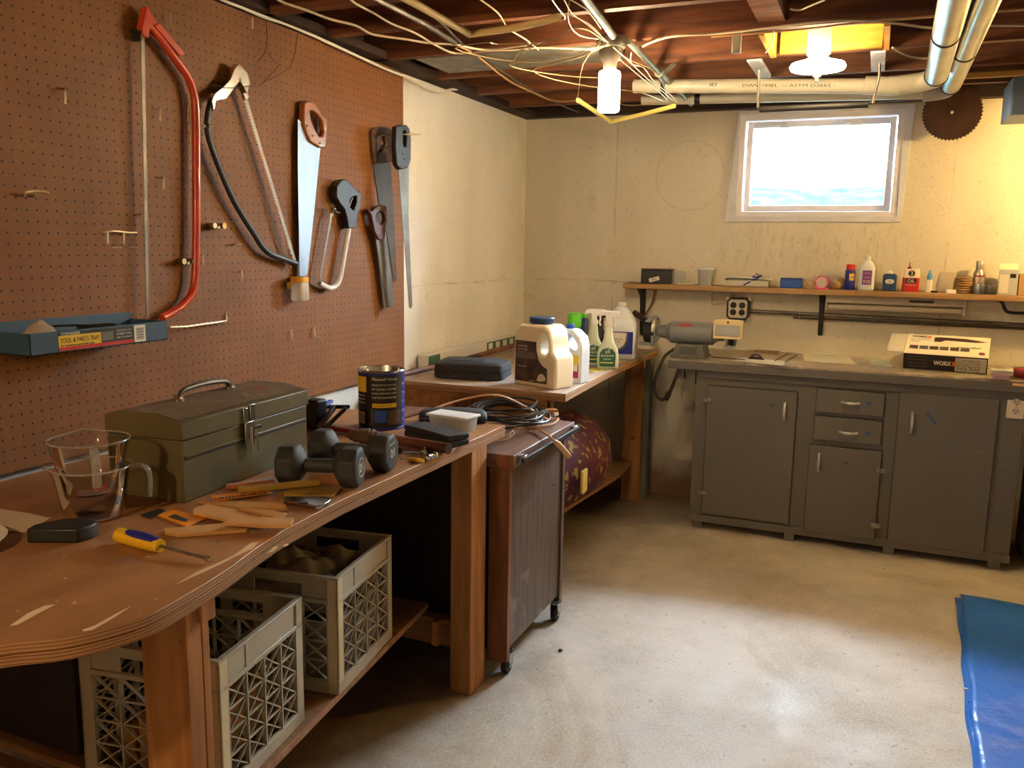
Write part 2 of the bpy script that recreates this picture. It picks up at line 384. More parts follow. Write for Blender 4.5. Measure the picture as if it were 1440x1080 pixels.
def flecks(m, col, sc, lo, hi, fac):
    N, L = nodes_of(m); b = N['Principled BSDF']; src = b.inputs['Base Color'].links[0].from_socket
    tc = N.new('ShaderNodeTexCoord'); no = N.new('ShaderNodeTexNoise'); no.inputs['Scale'].default_value = sc; no.inputs['Detail'].default_value = 3; L.new(tc.outputs['Object'], no.inputs['Vector'])
    r = N.new('ShaderNodeValToRGB'); e = r.color_ramp.elements; e[0].position = lo; e[1].position = hi; e[0].color = (0, 0, 0, 1); e[1].color = (fac, fac, fac, 1); L.new(no.outputs['Fac'], r.inputs['Fac'])
    mx = N.new('ShaderNodeMix'); mx.data_type = 'RGBA'; L.new(r.outputs[0], mx.inputs[0]); L.new(src, mx.inputs[6]); mx.inputs[7].default_value = hexc(col); L.new(mx.outputs[2], b.inputs['Base Color'])
flecks(MATS['bench_ply'], '#e0c9a4', 55, .70, .73, .8); flecks(MATS['bench_ply'], '#4a2f1d', 23, .69, .73, .6); flecks(MATS['olive_top'], '#a08c70', 30, .58, .7, .5); flecks(MATS['worktop_paint'], '#cfc6b8', 9, .52, .68, .55)
flecks(MATS['walnut'], '#a89f9c', 6, .60, .76, .5); flecks(MATS['grey_paint'], '#817b70', 40, .68, .73, .5)
ply(MATS['bench_ply'], ('#a87c4e', '#6b4529', '#b98c5c')); ply(MATS['bench2_ply'], ('#b08a60', '#7a5636', '#c19b70')); ply(MATS['ply_edge'], ('#a0744a', '#5b3a22', '#b58856'))
mat('glass_thick', '#ecebe6', .06, trans=.8, ior=1.25)
# floor : stained concrete
m = mat('concrete', '#a59a8c', .55); N, L = nodes_of(m); b = N['Principled BSDF']
tc = N.new('ShaderNodeTexCoord')
def noise(sc, det=6, rough=.6, vec=None, dist=0):
    n = N.new('ShaderNodeTexNoise'); n.inputs['Scale'].default_value = sc; n.inputs['Detail'].default_value = det
    n.inputs['Roughness'].default_value = rough; n.inputs['Distortion'].default_value = dist
    L.new(vec or tc.outputs['Object'], n.inputs['Vector']); return n.outputs['Fac']
def ramp(src, stops):
    r = N.new('ShaderNodeValToRGB'); e = r.color_ramp.elements
    while len(e) < len(stops): e.new(.5)
    for i, (p, c) in enumerate(stops): e[i].position = p; e[i].color = hexc(c) if isinstance(c, str) else (c, c, c, 1)
    L.new(src, r.inputs['Fac']); return r.outputs[0]
def mixc(f, a, b_):
    mx = N.new('ShaderNodeMix'); mx.data_type = 'RGBA'
    for s, k in ((f, 0), (a, 6), (b_, 7)):
        if isinstance(s, (tuple, float)): mx.inputs[k].default_value = s
        else: L.new(s, mx.inputs[k])
    return mx.outputs[2]
c0 = ramp(noise(2.2, 8, .65), [(.3, '#94897a'), (.55, '#b0a698'), (.75, '#bcb2a6')])
c1 = mixc(ramp(noise(1.1, 7, .68, dist=.8), [(.5, 0.), (.66, .8)]), c0, hexc('#8f7c62'))
c1 = mixc(ramp(noise(.75, 6, .7), [(.6, 0.), (.68, .5)]), c1, hexc('#7f8470'))
c1 = mixc(ramp(noise(38, 2, .5), [(.68, 0.), (.74, .7)]), c1, hexc('#7a7068'))
c1 = mixc(ramp(noise(120, 2, .5), [(.4, 0.), (.7, .35)]), c1, hexc('#cfc8c0'))
# brown slab stain by the walls; left part widened to paint under-bench shade
sxf = N.new('ShaderNodeSeparateXYZ'); gef = N.new('ShaderNodeNewGeometry'); L.new(gef.outputs['Position'], sxf.inputs[0])
def mthf(op, a, b_):
    n = N.new('ShaderNodeMath'); n.operation = op
    for i, x in enumerate((a, b_)):
        if isinstance(x, (int, float)): n.inputs[i].default_value = x
        else: L.new(x, n.inputs[i])
    return n.outputs[0]
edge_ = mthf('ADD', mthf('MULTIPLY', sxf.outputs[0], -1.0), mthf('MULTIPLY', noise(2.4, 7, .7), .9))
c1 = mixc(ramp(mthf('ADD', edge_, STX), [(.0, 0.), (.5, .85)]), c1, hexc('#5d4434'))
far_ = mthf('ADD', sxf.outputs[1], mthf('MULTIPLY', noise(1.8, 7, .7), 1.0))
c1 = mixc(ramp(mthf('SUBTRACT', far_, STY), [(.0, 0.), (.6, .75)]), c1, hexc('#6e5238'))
L.new(c1, b.inputs['Base Color'])
L.new(ramp(noise(5, 5), [(.3, .5), (.7, .78)]), b.inputs['Roughness'])
bp = N.new('ShaderNodeBump'); bp.inputs['Strength'].default_value = .25; bp.inputs['Distance'].default_value = .004; L.new(noise(22, 8, .7), bp.inputs['Height']); L.new(bp.outputs[0], b.inputs['Normal'])

BY0 = 5.0
# painted foundation walls: cream with lift lines, pitting and rust near the floor
m = mat('wall_paint', '#cfc2a0', .75); N, L = nodes_of(m); b = N['Principled BSDF']; tc = N.new('ShaderNodeTexCoord')
geo = N.new('ShaderNodeNewGeometry'); sx = N.new('ShaderNodeSeparateXYZ'); L.new(geo.outputs['Position'], sx.inputs[0])
mpv = N.new('ShaderNodeMapping'); mpv.inputs['Scale'].default_value = (1, 1, .35); L.new(tc.outputs['Object'], mpv.inputs[0])
base = ramp(noise(1.7, 6, .6, mpv.outputs[0]), [(.3, '#cbc2aa'), (.55, '#d9d1bd'), (.75, '#e2dccd')])
base = mixc(ramp(noise(70, 3, .6), [(.62, 0.), (.72, .5)]), base, hexc('#a39066'))
base = mixc(ramp(noise(4, 7, .75), [(.62, 0.), (.72, .45)]), base, hexc('#a8925f'))
def mth(op, a, b_=None, c_=None):
    n = N.new('ShaderNodeMath'); n.operation = op
    for i, x in enumerate((a, b_, c_)):
        if x is None: continue
        if isinstance(x, (int, float)): n.inputs[i].default_value = x
        else: L.new(x, n.inputs[i])
    return n.outputs[0]
# rust and damp rising from the floor
low = mth('ADD', mth('MULTIPLY', sx.outputs[2], -2.6), mth('MULTIPLY', noise(3, 6, .7), 1.5))
base = mixc(ramp(low, [(.0, 0.), (.55, .8)]), base, hexc('#8a5430'))
# pour line left by the formwork
wob = mth('MULTIPLY', noise(6, 3), .03)
ln = mth('ABSOLUTE', mth('SUBTRACT', sx.outputs[2], mth('ADD', wob, 1.265)))
base = mixc(mth('MULTIPLY', ramp(ln, [(.003, .5), (.007, 0.)]), ramp(noise(4, 5), [(.45, 0.), (.6, 1.)])), base, hexc('#8d7b52'))
cxr, czr = P(970, 247, 1, BY0).x, P(970, 247, 1, BY0).z
rd = mth('SQRT', mth('ADD', mth('POWER', mth('SUBTRACT', sx.outputs[0], cxr), 2.0), mth('POWER', mth('SUBTRACT', sx.outputs[2], czr), 2.0)))
ring_ = mth('MULTIPLY', ramp(mth('ABSOLUTE', mth('SUBTRACT', rd, .195)), [(.002, .2), (.006, 0.)]), mth('GREATER_THAN', sx.outputs[1], 4.5))
base = mixc(ring_, base, hexc('#9a8c66'))
for px_ in (865, 1336):
    seam = mth('MULTIPLY', mth('MULTIPLY', ramp(mth('ABSOLUTE', mth('SUBTRACT', sx.outputs[0], P(px_, 300, 1, BY0).x)), [(.0015, .6), (.005, 0.)]), ramp(noise(5, 4), [(.4, 0.), (.55, 1.)])), mth('GREATER_THAN', sx.outputs[1], 4.5))
    base = mixc(seam, base, hexc('#94855c'))
# damp streaks under the window and dark blotches along the pour line
mps = N.new('ShaderNodeMapping'); mps.inputs['Scale'].default_value = (14, 14, 3.5); L.new(tc.outputs['Object'], mps.inputs[0])
inx = mth('MULTIPLY', ramp(mth('ABSOLUTE', mth('SUBTRACT', sx.outputs[0], 1.68)), [(.40, 1.), (.55, 0.)]), ramp(mth('ABSOLUTE', mth('SUBTRACT', sx.outputs[2], 1.50)), [(.05, 1.), (.20, 0.)]))
base = mixc(mth('MULTIPLY', inx, ramp(noise(3, 8, .8, mps.outputs[0]), [(.50, 0.), (.70, .5)])), base, hexc('#8d8058'))
blo = mth('MULTIPLY', ramp(mth('ABSOLUTE', mth('SUBTRACT', sx.outputs[2], 1.23)), [(.02, 1.), (.12, 0.)]), ramp(noise(7, 8, .8), [(.56, 0.), (.68, .7)]))
base = mixc(blo, base, hexc('#92743f'))
L.new(base, b.inputs['Base Color'])
bp = N.new('ShaderNodeBump'); bp.inputs['Strength'].default_value = .55; bp.inputs['Distance'].default_value = .008
h = mth('ADD', noise(9, 8, .7), mth('MULTIPLY', noise(60, 4, .6), .5)); L.new(h, bp.inputs['Height']); L.new(bp.outputs[0], b.inputs['Normal'])

# the left wall uses whiter ramp colours than the other walls
m2 = m.copy(); m2.name = 'wall_paint_white'; MATS['wall_paint_white'] = m2
for n_ in m2.node_tree.nodes:
    if n_.type == 'VALTORGB' and len(n_.color_ramp.elements) == 3:
        for e_, c_ in zip(n_.color_ramp.elements, ('#d9d5c8', '#e6e3da', '#efede8')): e_.color = hexc(c_)
# pegboard : brown hardboard with a one inch grid of holes
m = mat('pegboard', '#8a5230', .6); N, L = nodes_of(m); b = N['Principled BSDF']; tc = N.new('ShaderNodeTexCoord')
sx = N.new('ShaderNodeSeparateXYZ'); L.new(tc.outputs['Object'], sx.inputs[0])
def cell(o): return mth('SUBTRACT', mth('FRACT', mth('ADD', mth('DIVIDE', o, .0254*1.14), 200.5)), .5)
dy, dz = cell(sx.outputs[1]), cell(sx.outputs[2])
dist = mth('SQRT', mth('ADD', mth('MULTIPLY', dy, dy), mth('MULTIPLY', dz, dz)))
hole = ramp(dist, [(.075, 1.), (.13, 0.)])
board = ramp(noise(5, 7, .65), [(.3, '#774717'), (.55, '#82501b'), (.75, '#8b5925')])
board = mixc(ramp(noise(90, 3, .6), [(.45, 0.), (.7, .35)]), board, hexc('#64421e'))
L.new(mixc(hole, board, hexc('#150a03')), b.inputs['Base Color'])
bp = N.new('ShaderNodeBump'); bp.inputs['Strength'].default_value = .25; bp.inputs['Distance'].default_value = .003; bp.invert = True
L.new(hole, bp.inputs['Height']); L.new(bp.outputs[0], b.inputs['Normal'])

# ------------------------------------------------------------------ the room
def struct(mb, name, m, parent=None, **k): 
    o = mb.build(name, m, parent, **k)
    if parent is None: o['kind'] = 'structure'
    return o
RX, RY0, BY, CZ = 4.2, -1.6, 5.0, 2.24
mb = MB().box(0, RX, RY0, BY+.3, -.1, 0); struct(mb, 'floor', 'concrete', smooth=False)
mb = MB().box(-.2, 0, RY0-.2, BY+.3, -.1, CZ); struct(mb, 'wall_left', 'wall_paint_white', smooth=False)
mb = MB().box(RX, RX+.2, RY0-.2, BY+.3, -.1, 2.5); struct(mb, 'wall_right', 'wall_paint', smooth=False)
mb = MB().box(-.2, RX+.2, RY0-.2, RY0, -.1, 2.5); struct(mb, 'wall_front', 'wall_paint', smooth=False)
WX0, WX1, WZ0, WZ1 = 1.275, 2.115, 1.655, 2.215
mb = MB().box(0, WX0, BY, BY+.22, -.1, CZ).box(WX1, RX, BY, BY+.22, -.1, CZ).box(WX0, WX1, BY, BY+.22, -.1, WZ0).box(WX0, WX1, BY, BY+.22, WZ1, CZ)
struct(mb, 'wall_back', 'wall_paint', smooth=False)
# ceiling: subfloor boards, joists, sills and rim
ceil = struct(MB().box(-.2, RX+.2, RY0-.2, BY+.3, 2.46, 2.5), 'ceiling', 'subfloor', smooth=False)
JY = [-1.2, -.78, -.36, .06, .48, .90, 1.32, 1.74, 2.15, 2.47, 2.80, 3.22, 3.665, 4.10, 4.52]
for y in JY:
    MB().box(-.15, RX, y, y+.04, CZ, 2.46).build('joist', 'joist_wood', ceil, smooth=False)
MB().box(0, RX+.2, BY-.07, BY+.22, CZ, 2.46).build('sill_plate', 'dark_sill', ceil, smooth=False)
MB().box(-.2, -.02, RY0, BY, CZ, 2.46).build('rim_board', 'dark_sill', ceil, smooth=False)
MB().box(1.59, 1.68, 2.84, 3.22, CZ+.02, 2.40).build('blocking', 'joist_wood', ceil, smooth=False)
MB().box(.0, .09, RY0, BY-.08, CZ-.0, CZ+.03).build('ledger', 'dark_sill', ceil, smooth=False)
# pine boards lining the bay that holds the round lamp
MB().box(1.62, 1.99, 3.64, 3.66, CZ, 2.45).box(1.60, 2.01, 3.262, 3.275, CZ+.0, 2.45).box(1.585, 1.605, 3.275, 3.66, CZ-.01, 2.45).box(1.995, 2.015, 3.275, 3.66, CZ-.01, 2.45).build('bay_lining', 'yellow_pine', ceil, smooth=False)
# ------------------------------------------------------------------ window
wn = thing('window_1', None, None, (1.695, BY, WZ0)); wn['kind'] = 'structure'
def frame_boxes(mb, x0, x1, z0, z1, t, y0, y1):
    return mb.box(x0, x0+t, y0, y1, z0, z1).box(x1-t, x1, y0, y1, z0, z1).box(x0+t, x1-t, y0, y1, z0, z0+t).box(x0+t, x1-t, y0, y1, z1-t, z1)
# rough plaster surround, splayed on the right
mb = MB(Matrix(((1, 0, 0, 0), (0, 0, 1, 0), (0, 1, 0, 0), (0, 0, 0, 1))))
mb.prism([(1.222, 1.632), (2.135, 1.634), (2.155, 2.232), (1.272, 2.236)], BY-.012, BY-.001, holes=[[(WX0+.01, WZ0+.01), (WX1-.005, WZ0+.01), (WX1-.005, WZ1-.005), (WX0+.01, WZ1-.005)]])
mb.build('surround', 'plaster_trim', wn, bevel=.003)
frame_boxes(MB(), WX0, WX1, WZ0, WZ1, .035, BY-.005, BY+.09).build('window_frame', 'white_vinyl', wn, bevel=.003)
frame_boxes(MB(), WX0+.04, WX1-.04, WZ0+.038, WZ1-.038, .032, BY+.035, BY+.08).build('sash', 'white_vinyl', wn, bevel=.004)
MB().box(WX0+.06, WX1-.06, BY+.055, BY+.060, WZ0+.06, WZ1-.06).build('pane', 'pane_glass', wn, smooth=False)
for x in (1.50, 1.86):
    MB().box(x-.03, x+.03, BY+.01, BY+.04, WZ1-.062, WZ1-.048).box(x-.012, x+.045, BY-.005, BY+.03, WZ1-.078, WZ1-.066).build('sash_latch', 'white_vinyl', wn, bevel=.002)
# outside: planting and ground seen through the pane
mb = MB(); mb.grid(24, 8, lambda u, v: (-1.5+7*u, 5.4+1.9*v, 1.45+.52*v**1.3+.02*math.sin(u*40)*math.sin(v*9)))
gr = mb.build('grass_bank', 'teal_leaf'); gr['kind'] = 'structure'
# ------------------------------------------------------------------ pegboard
pb = MB().box(.012, .028, -1.5, 3.462, .885, CZ-.005).build('pegboard', 'pegboard', smooth=False)
tag(pb, 'large brown pegboard panel full of holes covering the left wall', 'pegboard')
PX_ = .028
def wallpoly(pts, x=.045):
    """pixel outline -> (y,z) outline on the plane x"""
    return [(P(a, b_, 0, x).y, P(a, b_, 0, x).z) for a, b_ in pts]
def WP(px, py, x): return P(px, py, 0, x)
def WT(pts, x): return [WP(a, b_, x) for a, b_ in pts]
# --- red bow saw
rs = thing('bow_saw', 'large red tubular bow saw with long grey blade hung high on the pegboard', 'saw', WP(228, 446, .05))
X = .055
MB().tube(WT([(207, 36), (214, 41), (228, 58), (247, 84), (264, 108), (272, 130), (275.5, 160), (276, 250), (276, 330), (274.5, 385), (270, 412), (256, 430), (241, 440), (228, 447)], X), .0125, seg=12, smooth=5).build('frame', 'red_paint', rs)
MB(WALLX(0)).prism(wallpoly([(202, 9), (196, 38), (197, 50), (205, 54), (207, 40), (213, 37), (219, 33)], X), X-.012, X+.012).build('blade_bracket', 'red_paint', rs, bevel=.002)
MB(WALLX(0)).prism(wallpoly([(211, 36), (219, 33), (255, 76), (251, 79), (247, 78)], X), X+.006, X+.016).build('tension_lever', 'red_paint', rs, bevel=.002)
def toothed(a, b_, w, x, n, depth=.4, side=1):
    """blade outline from a to b (pixels on plane x) with triangular teeth"""
    A, B = WP(*a, x), WP(*b_, x); A = Vector((A.y, A.z)); B = Vector((B.y, B.z)); d = (B-A); L_ = d.length; d.normalize(); nn = Vector((-d.y, d.x))*side
    out = [A-nn*w/2]
    out2 = []
    for i in range(n):
        out2.append(A+d*(L_*i/n)+nn*w/2); out2.append(A+d*(L_*(i+.5)/n)+nn*(w/2-w*depth))
    out2.append(B+nn*w/2)
    return [(p.x, p.y) for p in [B-nn*w/2, A-nn*w/2]+out2]
MB(WALLX(0)).prism(toothed((200.5, 48), (208, 446), .0145, X-.002, 90, .25), X-.0025, X-.0005).build('blade', 'old_steel', rs, smooth=False)
MB(WALLX(0)).prism(wallpoly([(186, 42), (193, 44), (193, 58), (190, 58), (189.5, 46), (186, 45)], .04), .03, .06).build('hanging_hook', 'black_iron', rs)
# --- black bow saw
bs = thing('bow_saw', 'black bow saw with chrome lever top and toothed blade, diagonal on the pegboard', 'saw', WP(416, 370, .05))
X = .055
MB().tube(WT([(312, 124), (302, 134), (295, 150), (291.5, 170), (293, 190), (300, 214), (312, 245), (328, 281), (345, 310), (358, 330), (368, 346), (380, 357), (395, 363), (406, 367), (417, 371)], X), .0085, seg=10, smooth=4, flat=1.3, flatdir=(0, 0, 1)).build('frame', 'black_plastic', bs)
MB(WALLX(0)).prism(wallpoly([(331, 90), (325, 98), (320, 112), (308, 124), (297, 133), (294, 143), (296, 156), (299, 142), (313, 139), (325, 124), (333, 113), (338, 122), (343, 132), (347, 118), (344, 104), (338, 97)], X), X-.010, X+.014, holes=[wallpoly([(331, 111), (334, 110.5), (335, 114), (331.5, 115.5)], X)]).build('tension_lever', 'chrome', bs, bevel=.002)
MB(WALLX(0)).prism(wallpoly([(340, 131), (345, 130), (348, 137), (343, 141)], X), X-.004, X+.008).cyl(WP(417, 370, X-.012), WP(417, 370, X+.02), .009, seg=12).build('blade_clamp', 'chrome', bs, bevel=.001)
MB(WALLX(0)).prism(toothed((344, 138), (414, 368), .021, X, 56, .4, -1), X-.001, X+.001).build('blade', 'rusty_steel', bs, smooth=False)
# --- handsaw with wooden handle
hs = thing('handsaw', 'handsaw with light wooden handle and wide bright blade in the middle of the pegboard', 'saw', WP(428, 386, .04))
X = .05
MB(WALLX(0)).prism(wallpoly([(418.5, 168), (424, 172), (452, 196), (450, 209), (447, 240), (441, 300), (432, 385), (430, 388), (421, 388.5), (419.5, 300), (418.5, 240)], X), X, X+.0015).build('blade', 'saw_steel', hs, smooth=False)
MB(WALLX(0)).prism(wallpoly([(424, 146), (428, 142), (434, 142), (440, 146), (445, 154), (449, 162), (457, 168), (456, 188), (454, 208), (447, 208), (432.5, 199), (428, 188), (424, 177)], X), X-.012, X+.013,
   holes=[wallpoly([(432, 157), (436, 156), (442, 160), (450, 170), (452.5, 184), (450, 192), (445, 192), (440, 184), (434, 170)], X)]).build('handle', 'amber_wood', hs, bevel=.005, bseg=3)
for px, py in ((431.5, 177), (439.5, 191), (449.5, 201.5)): MB().cyl(WP(px, py, X+.012), WP(px, py, X+.0155), .0045, seg=12).build('handle_bolt', 'brass', hs)
# --- hacksaw
hk = thing('hacksaw', 'hacksaw with black pistol grip and white metal frame on the pegboard right of the jar', 'saw', WP(458, 406, .05))
X = .055
MB(WALLX(0)).prism(wallpoly([(470, 262), (476, 253), (482, 252), (487, 256), (500, 270), (504, 270), (504, 278), (500, 300), (496, 321), (486, 321), (484, 306), (481, 295), (474, 286), (469, 277)], X), X-.014, X+.014,
   holes=[wallpoly([(488, 281), (493, 276), (498, 276), (498, 284), (494, 296), (488, 291)], X)]).build('handle', 'black_plastic', hk, bevel=.004, bseg=3)
MB().tube(WT([(491, 314), (489, 330), (485, 352), (481, 376), (478, 391), (473, 401), (465, 405), (456, 402), (449, 398)], X), .0105, seg=10, smooth=4).build('frame', 'white_paint', hk)
MB().tube(WT([(484, 258), (497, 270), (490, 290)], X+.010), .004, seg=6, smooth=3).build('grip_inlay', 'grey_paint', hk)
MB(WALLX(0)).prism(wallpoly([(465, 300), (467.5, 300), (451, 396), (448, 396)], X), X-.001, X+.0005).build('blade', 'old_steel', hk, smooth=False)
MB().cyl(WP(467, 292, X-.005), WP(467, 305, X-.002), .005, seg=10).tube(WT([(464, 286), (469, 290), (472, 297), (477, 299)], X+.01), .005, seg=8, smooth=4).ball(WP(470, 294, X+.01), .008, seg=10).build('wing_nut', 'chrome', hk)
# --- small saw with dark red handle
ss = thing('handsaw', 'small handsaw with dark red ring handle near the right edge of the pegboard', 'saw', WP(548, 431, .04))
X = .058
MB(WALLX(0)).prism(wallpoly([(526, 320), (534, 336), (541, 316), (553, 420), (554, 431), (546, 433), (543, 432)], X), X, X+.0012).build('blade', 'old_steel', ss, smooth=False)
cx, cy = 532.5, 307
hole = wallpoly([(532.5+7*math.cos(a*PI/8), 307+9.5*math.sin(a*PI/8)-.5) for a in range(16)], X)
MB(WALLX(0)).prism(wallpoly([(514, 294), (520, 297), (526, 291), (533, 288), (540, 289), (543.5, 296), (543, 308), (540, 317), (539, 334), (535, 338), (530, 337), (524, 326), (521, 312), (519, 302)], X), X-.010, X+.011, holes=[hole]).build('handle', 'maroon', ss, bevel=.004, bseg=3)
MB().tube([Vector((X+.011, y, z)) for y, z in hole], .0022, seg=6, closed=True).build('handle_rim', 'chrome', ss)
for px, py in ((525, 296), (531, 294), (534, 331)): MB().cyl(WP(px, py, X+.011), WP(px, py, X+.014), .003, seg=10).build('handle_bolt', 'chrome', ss)
# --- old dark saw flat on the board edge
os_ = thing('handsaw', 'old dark handsaw hanging flat on the board behind the black handled saw', 'saw', WP(558, 395, .04))
MB(WALLX(0)).prism(wallpoly([(526, 228), (551, 226), (554, 270), (557, 330), (560, 394), (556, 397), (547, 335), (535, 285)], .038), .0295, .031).build('blade', 'dark_blade', os_, smooth=False)
MB(WALLX(0)).prism(wallpoly([(521.5, 184), (526, 180), (536, 178), (546, 179), (551, 182), (552, 228), (527, 231), (523, 210)], .038), .0285, .042, holes=[wallpoly([(529, 193), (541, 190), (543, 203), (536, 214), (529, 216)], .038)]).build('handle', 'hair_brown', os_, bevel=.003)
# --- black handled saw on a long hook, clear of the board
ks = thing('handsaw', 'handsaw with black plastic handle and long dark blade hung clear of the board edge', 'saw', WP(577, 433, .13))
X = .13
MB(WALLX(0)).prism(wallpoly([(560, 236), (574.5, 236), (574, 300), (579.5, 430), (577.5, 434), (575, 432)], X), X, X+.0013).build('blade', 'old_steel', ks, smooth=False)
MB(WALLX(0)).prism(wallpoly([(554, 178), (560, 176), (569, 176), (573, 181), (575, 195), (574.5, 225), (571, 236), (560, 239), (555, 232), (553, 205)], X), X-.012, X+.012,
   holes=[wallpoly([(564, 184), (568, 184), (569.5, 195), (568, 206), (564.5, 206), (563, 195)], X)]).build('handle', 'black_plastic', ks, bevel=.005, bseg=3)
for px, py in ((566, 217), (569, 224), (564, 233)): MB().cyl(WP(px, py, X+.012), WP(px, py, X+.0145), .004, seg=10).build('handle_bolt', 'chrome', ks)
tag(MB().tube([WP(555, 190, PX_), WP(561, 189, .11), WP(566, 189, .14), WP(580, 189, .17), WP(590, 189, .18)], .003, seg=8, smooth=3).tube([WP(574, 190, .15), WP(578, 186, .16), WP(584, 188, .17)], .002, seg=6).build('pegboard_hook', 'hook_steel'), 'long steel hook carrying the black handled saw at the board edge', 'hook')
# --- hooks
def hook(kind, pts, label, r=.0022, x=PX_, m='hook_steel', group='steel hooks in the pegboard', name='pegboard_hook'):
    w_ = [WP(a, b_, x+d) for a, b_, d in pts]
    o = MB().tube(w_, r, seg=6, smooth=3 if kind == 's' else 0).build(name, m)
    return tag(o, label, 'hook', group)
for px, py, h, d, lab in ((92, 126, 20, 10, 'single steel hook high on the left of the pegboard, left of the red saw'),
        (240, 20, 17, -2, 'short steel hook just right of the red saw lever'),
        (355, 26, 15, -2, 'steel hook at the top of the pegboard under the white cable'),
        (225, 154, 16, 12, 'steel hook between red saw blade and frame, upper one'),
        (230, 250, 16, 0, 'steel hook between red saw blade and frame, middle height'),
        (200, 302, 17, 0, 'steel hook right beside the middle of the red saw blade'),
        (285, 358, 14, 0, 'short steel hook right of the lower red saw frame'),
        (340, 382, 14, 10, 'steel hook below the black bow saw, left of its lower end')):
    hook('s', [(px, py, -.002), (px, py, .012), (px, py+h*.5, .016), (px, py+h, .014)] , lab, r=.003)
for px, py, lab in ((411, 464, 'left of two small steel hooks at the bottom of the pegboard'), (443, 460, 'right of two small steel hooks at the bottom of the pegboard')):
    hook('l', [(px-1, py, 0), (px-1, py, .008), (px, py+14, .010), (px+1, py+14.5, .03), (px+7, py+14, .04)], lab, r=.0022)
hook('s', [(35, 276, 0), (36, 271, .02), (45, 269, .035), (60, 269, .05), (69, 271, .06)], 'curved steel hook at the far left of the pegboard', r=.0028)
hook('s', [(48, 277, 0), (50, 273, .01), (53, 277, .014)], 'small bent hook end beside the curved hook at far left', r=.0022)
hk2 = thing('double_hook', 'pair of joined wire hooks on the pegboard left of the red saw blade', 'hook', WP(170, 345, PX_), group=None)
MB().tube([WP(a, b_, PX_+d) for a, b_, d in ((145, 327, .0), (155, 325, .012), (166, 325, .012), (180, 327, .012), (193, 327, .014))], .0026, seg=6, smooth=3).build('bar', 'hook_steel', hk2)
for x0 in (151, 174):
    MB().tube([WP(a, b_, PX_+d) for a, b_, d in ((x0, 326, .012), (x0, 343, .012), (x0+7, 347, .03), (x0+19, 348, .05))], .0024, seg=6).build('prong', 'hook_steel', hk2)
for (px, py, lab) in ((255, 370, 'chrome spring clip holding the lower red saw frame'), (298, 320, 'chrome spring clip on bare pegboard right of the red saw')):
    t = thing('tool_clip', lab, 'clip', WP(px, py, PX_), group='chrome spring clips on the pegboard')
    MB().box(-.004, .03, -.008, .008, -.006, .006).build('jaw', 'chrome', t, world=False, bevel=.003)
    for yy in (-.018, .026): MB().cyl((0, yy, .006), (.03, yy, .006), .0095, seg=14).build('roller', 'brass' if px > 280 and yy > 0 else 'chrome', t, world=False)
    MB().tube([(.003, -.014, 0), (.006, 0, .002), (.003, .02, 0)], .003, seg=6, smooth=3).build('spring', 'hook_steel', t, world=False)
hook('s', [(330, 344, 0), (331, 343, .02), (341, 344, .03)], 'tiny steel peg on the pegboard below the black bow saw frame', r=.0025)
# twisted wire bar right of the tray
o = MB().tube([WP(a, b_, PX_+d) for a, b_, d in ((318, 440, 0), (318, 450, .01), (312, 452, .022), (290, 455, .03), (262, 459, .036), (238, 460, .04))], lambda t: .0035+.0012*math.sin(t*120), seg=8, smooth=12).build('twisted_wire_hook', 'hook_steel')
tag(o, 'long twisted wire hook reaching from the blue tray to the right', 'hook')
# bent rusty wire and twig like wire at the top
tag(MB().tube(WT([(421, 0), (420, 30), (417, 60), (410, 90), (398, 102), (378, 112), (366, 119)], .05), .0016, seg=6, smooth=5).build('hanging_wire', 'hair_wire'), 'thin rusty wire hanging down over the pegboard, the longer right hand one', 'wire', 'rusty wires over the pegboard')
mb = MB().tube(WT([(372, 12), (375, 40), (374, 70), (362, 88)], .05), .0016, seg=6, smooth=4).tube(WT([(376, 73), (384, 84), (391, 87)], .05), .0014, seg=6).tube(WT([(394, 90), (382, 104), (370, 116)], .05), .0014, seg=6)
tag(mb.build('hanging_wire', 'hair_wire'), 'short branched rusty wire hanging at the top of the pegboard', 'wire', 'rusty wires over the pegboard')
tag(MB().tube(WT([(360, 122), (345, 121), (325, 124), (300, 120), (286, 119)], .085), .0012, seg=6, smooth=4).build('tie_wire', 'hair_wire'), 'thin tie wire across the chrome top of the black bow saw', 'wire')
# --- plastic jar with yellow lid hooked under the handsaw tip
jp = WP(422, 423, .065)
jr = thing('jar', 'small clear plastic jar with yellow lid hanging below the bright handsaw', 'jar', (jp.x, jp.y, jp.z))
MB().loft([(0, .022, .026, 4, 0, 0), (.006, .026, .030, 4, 0, 0), (.060, .026, .030, 4, 0, 0), (.070, .024, .027, 3, 0, 0)]).build('body', 'cloudy_plastic', jr, world=False)
MB().loft([(.068, .029, .031, 3, 0, 0), (.086, .029, .031, 3, 0, 0), (.089, .026, .028, 3, 0, 0)]).build('lid', 'lid_yellow', jr, world=False, bevel=.001)
MB().box(-.03, -.02, -.036, -.02, .045, .07).build('lid_strap', 'lid_yellow', jr, world=False)
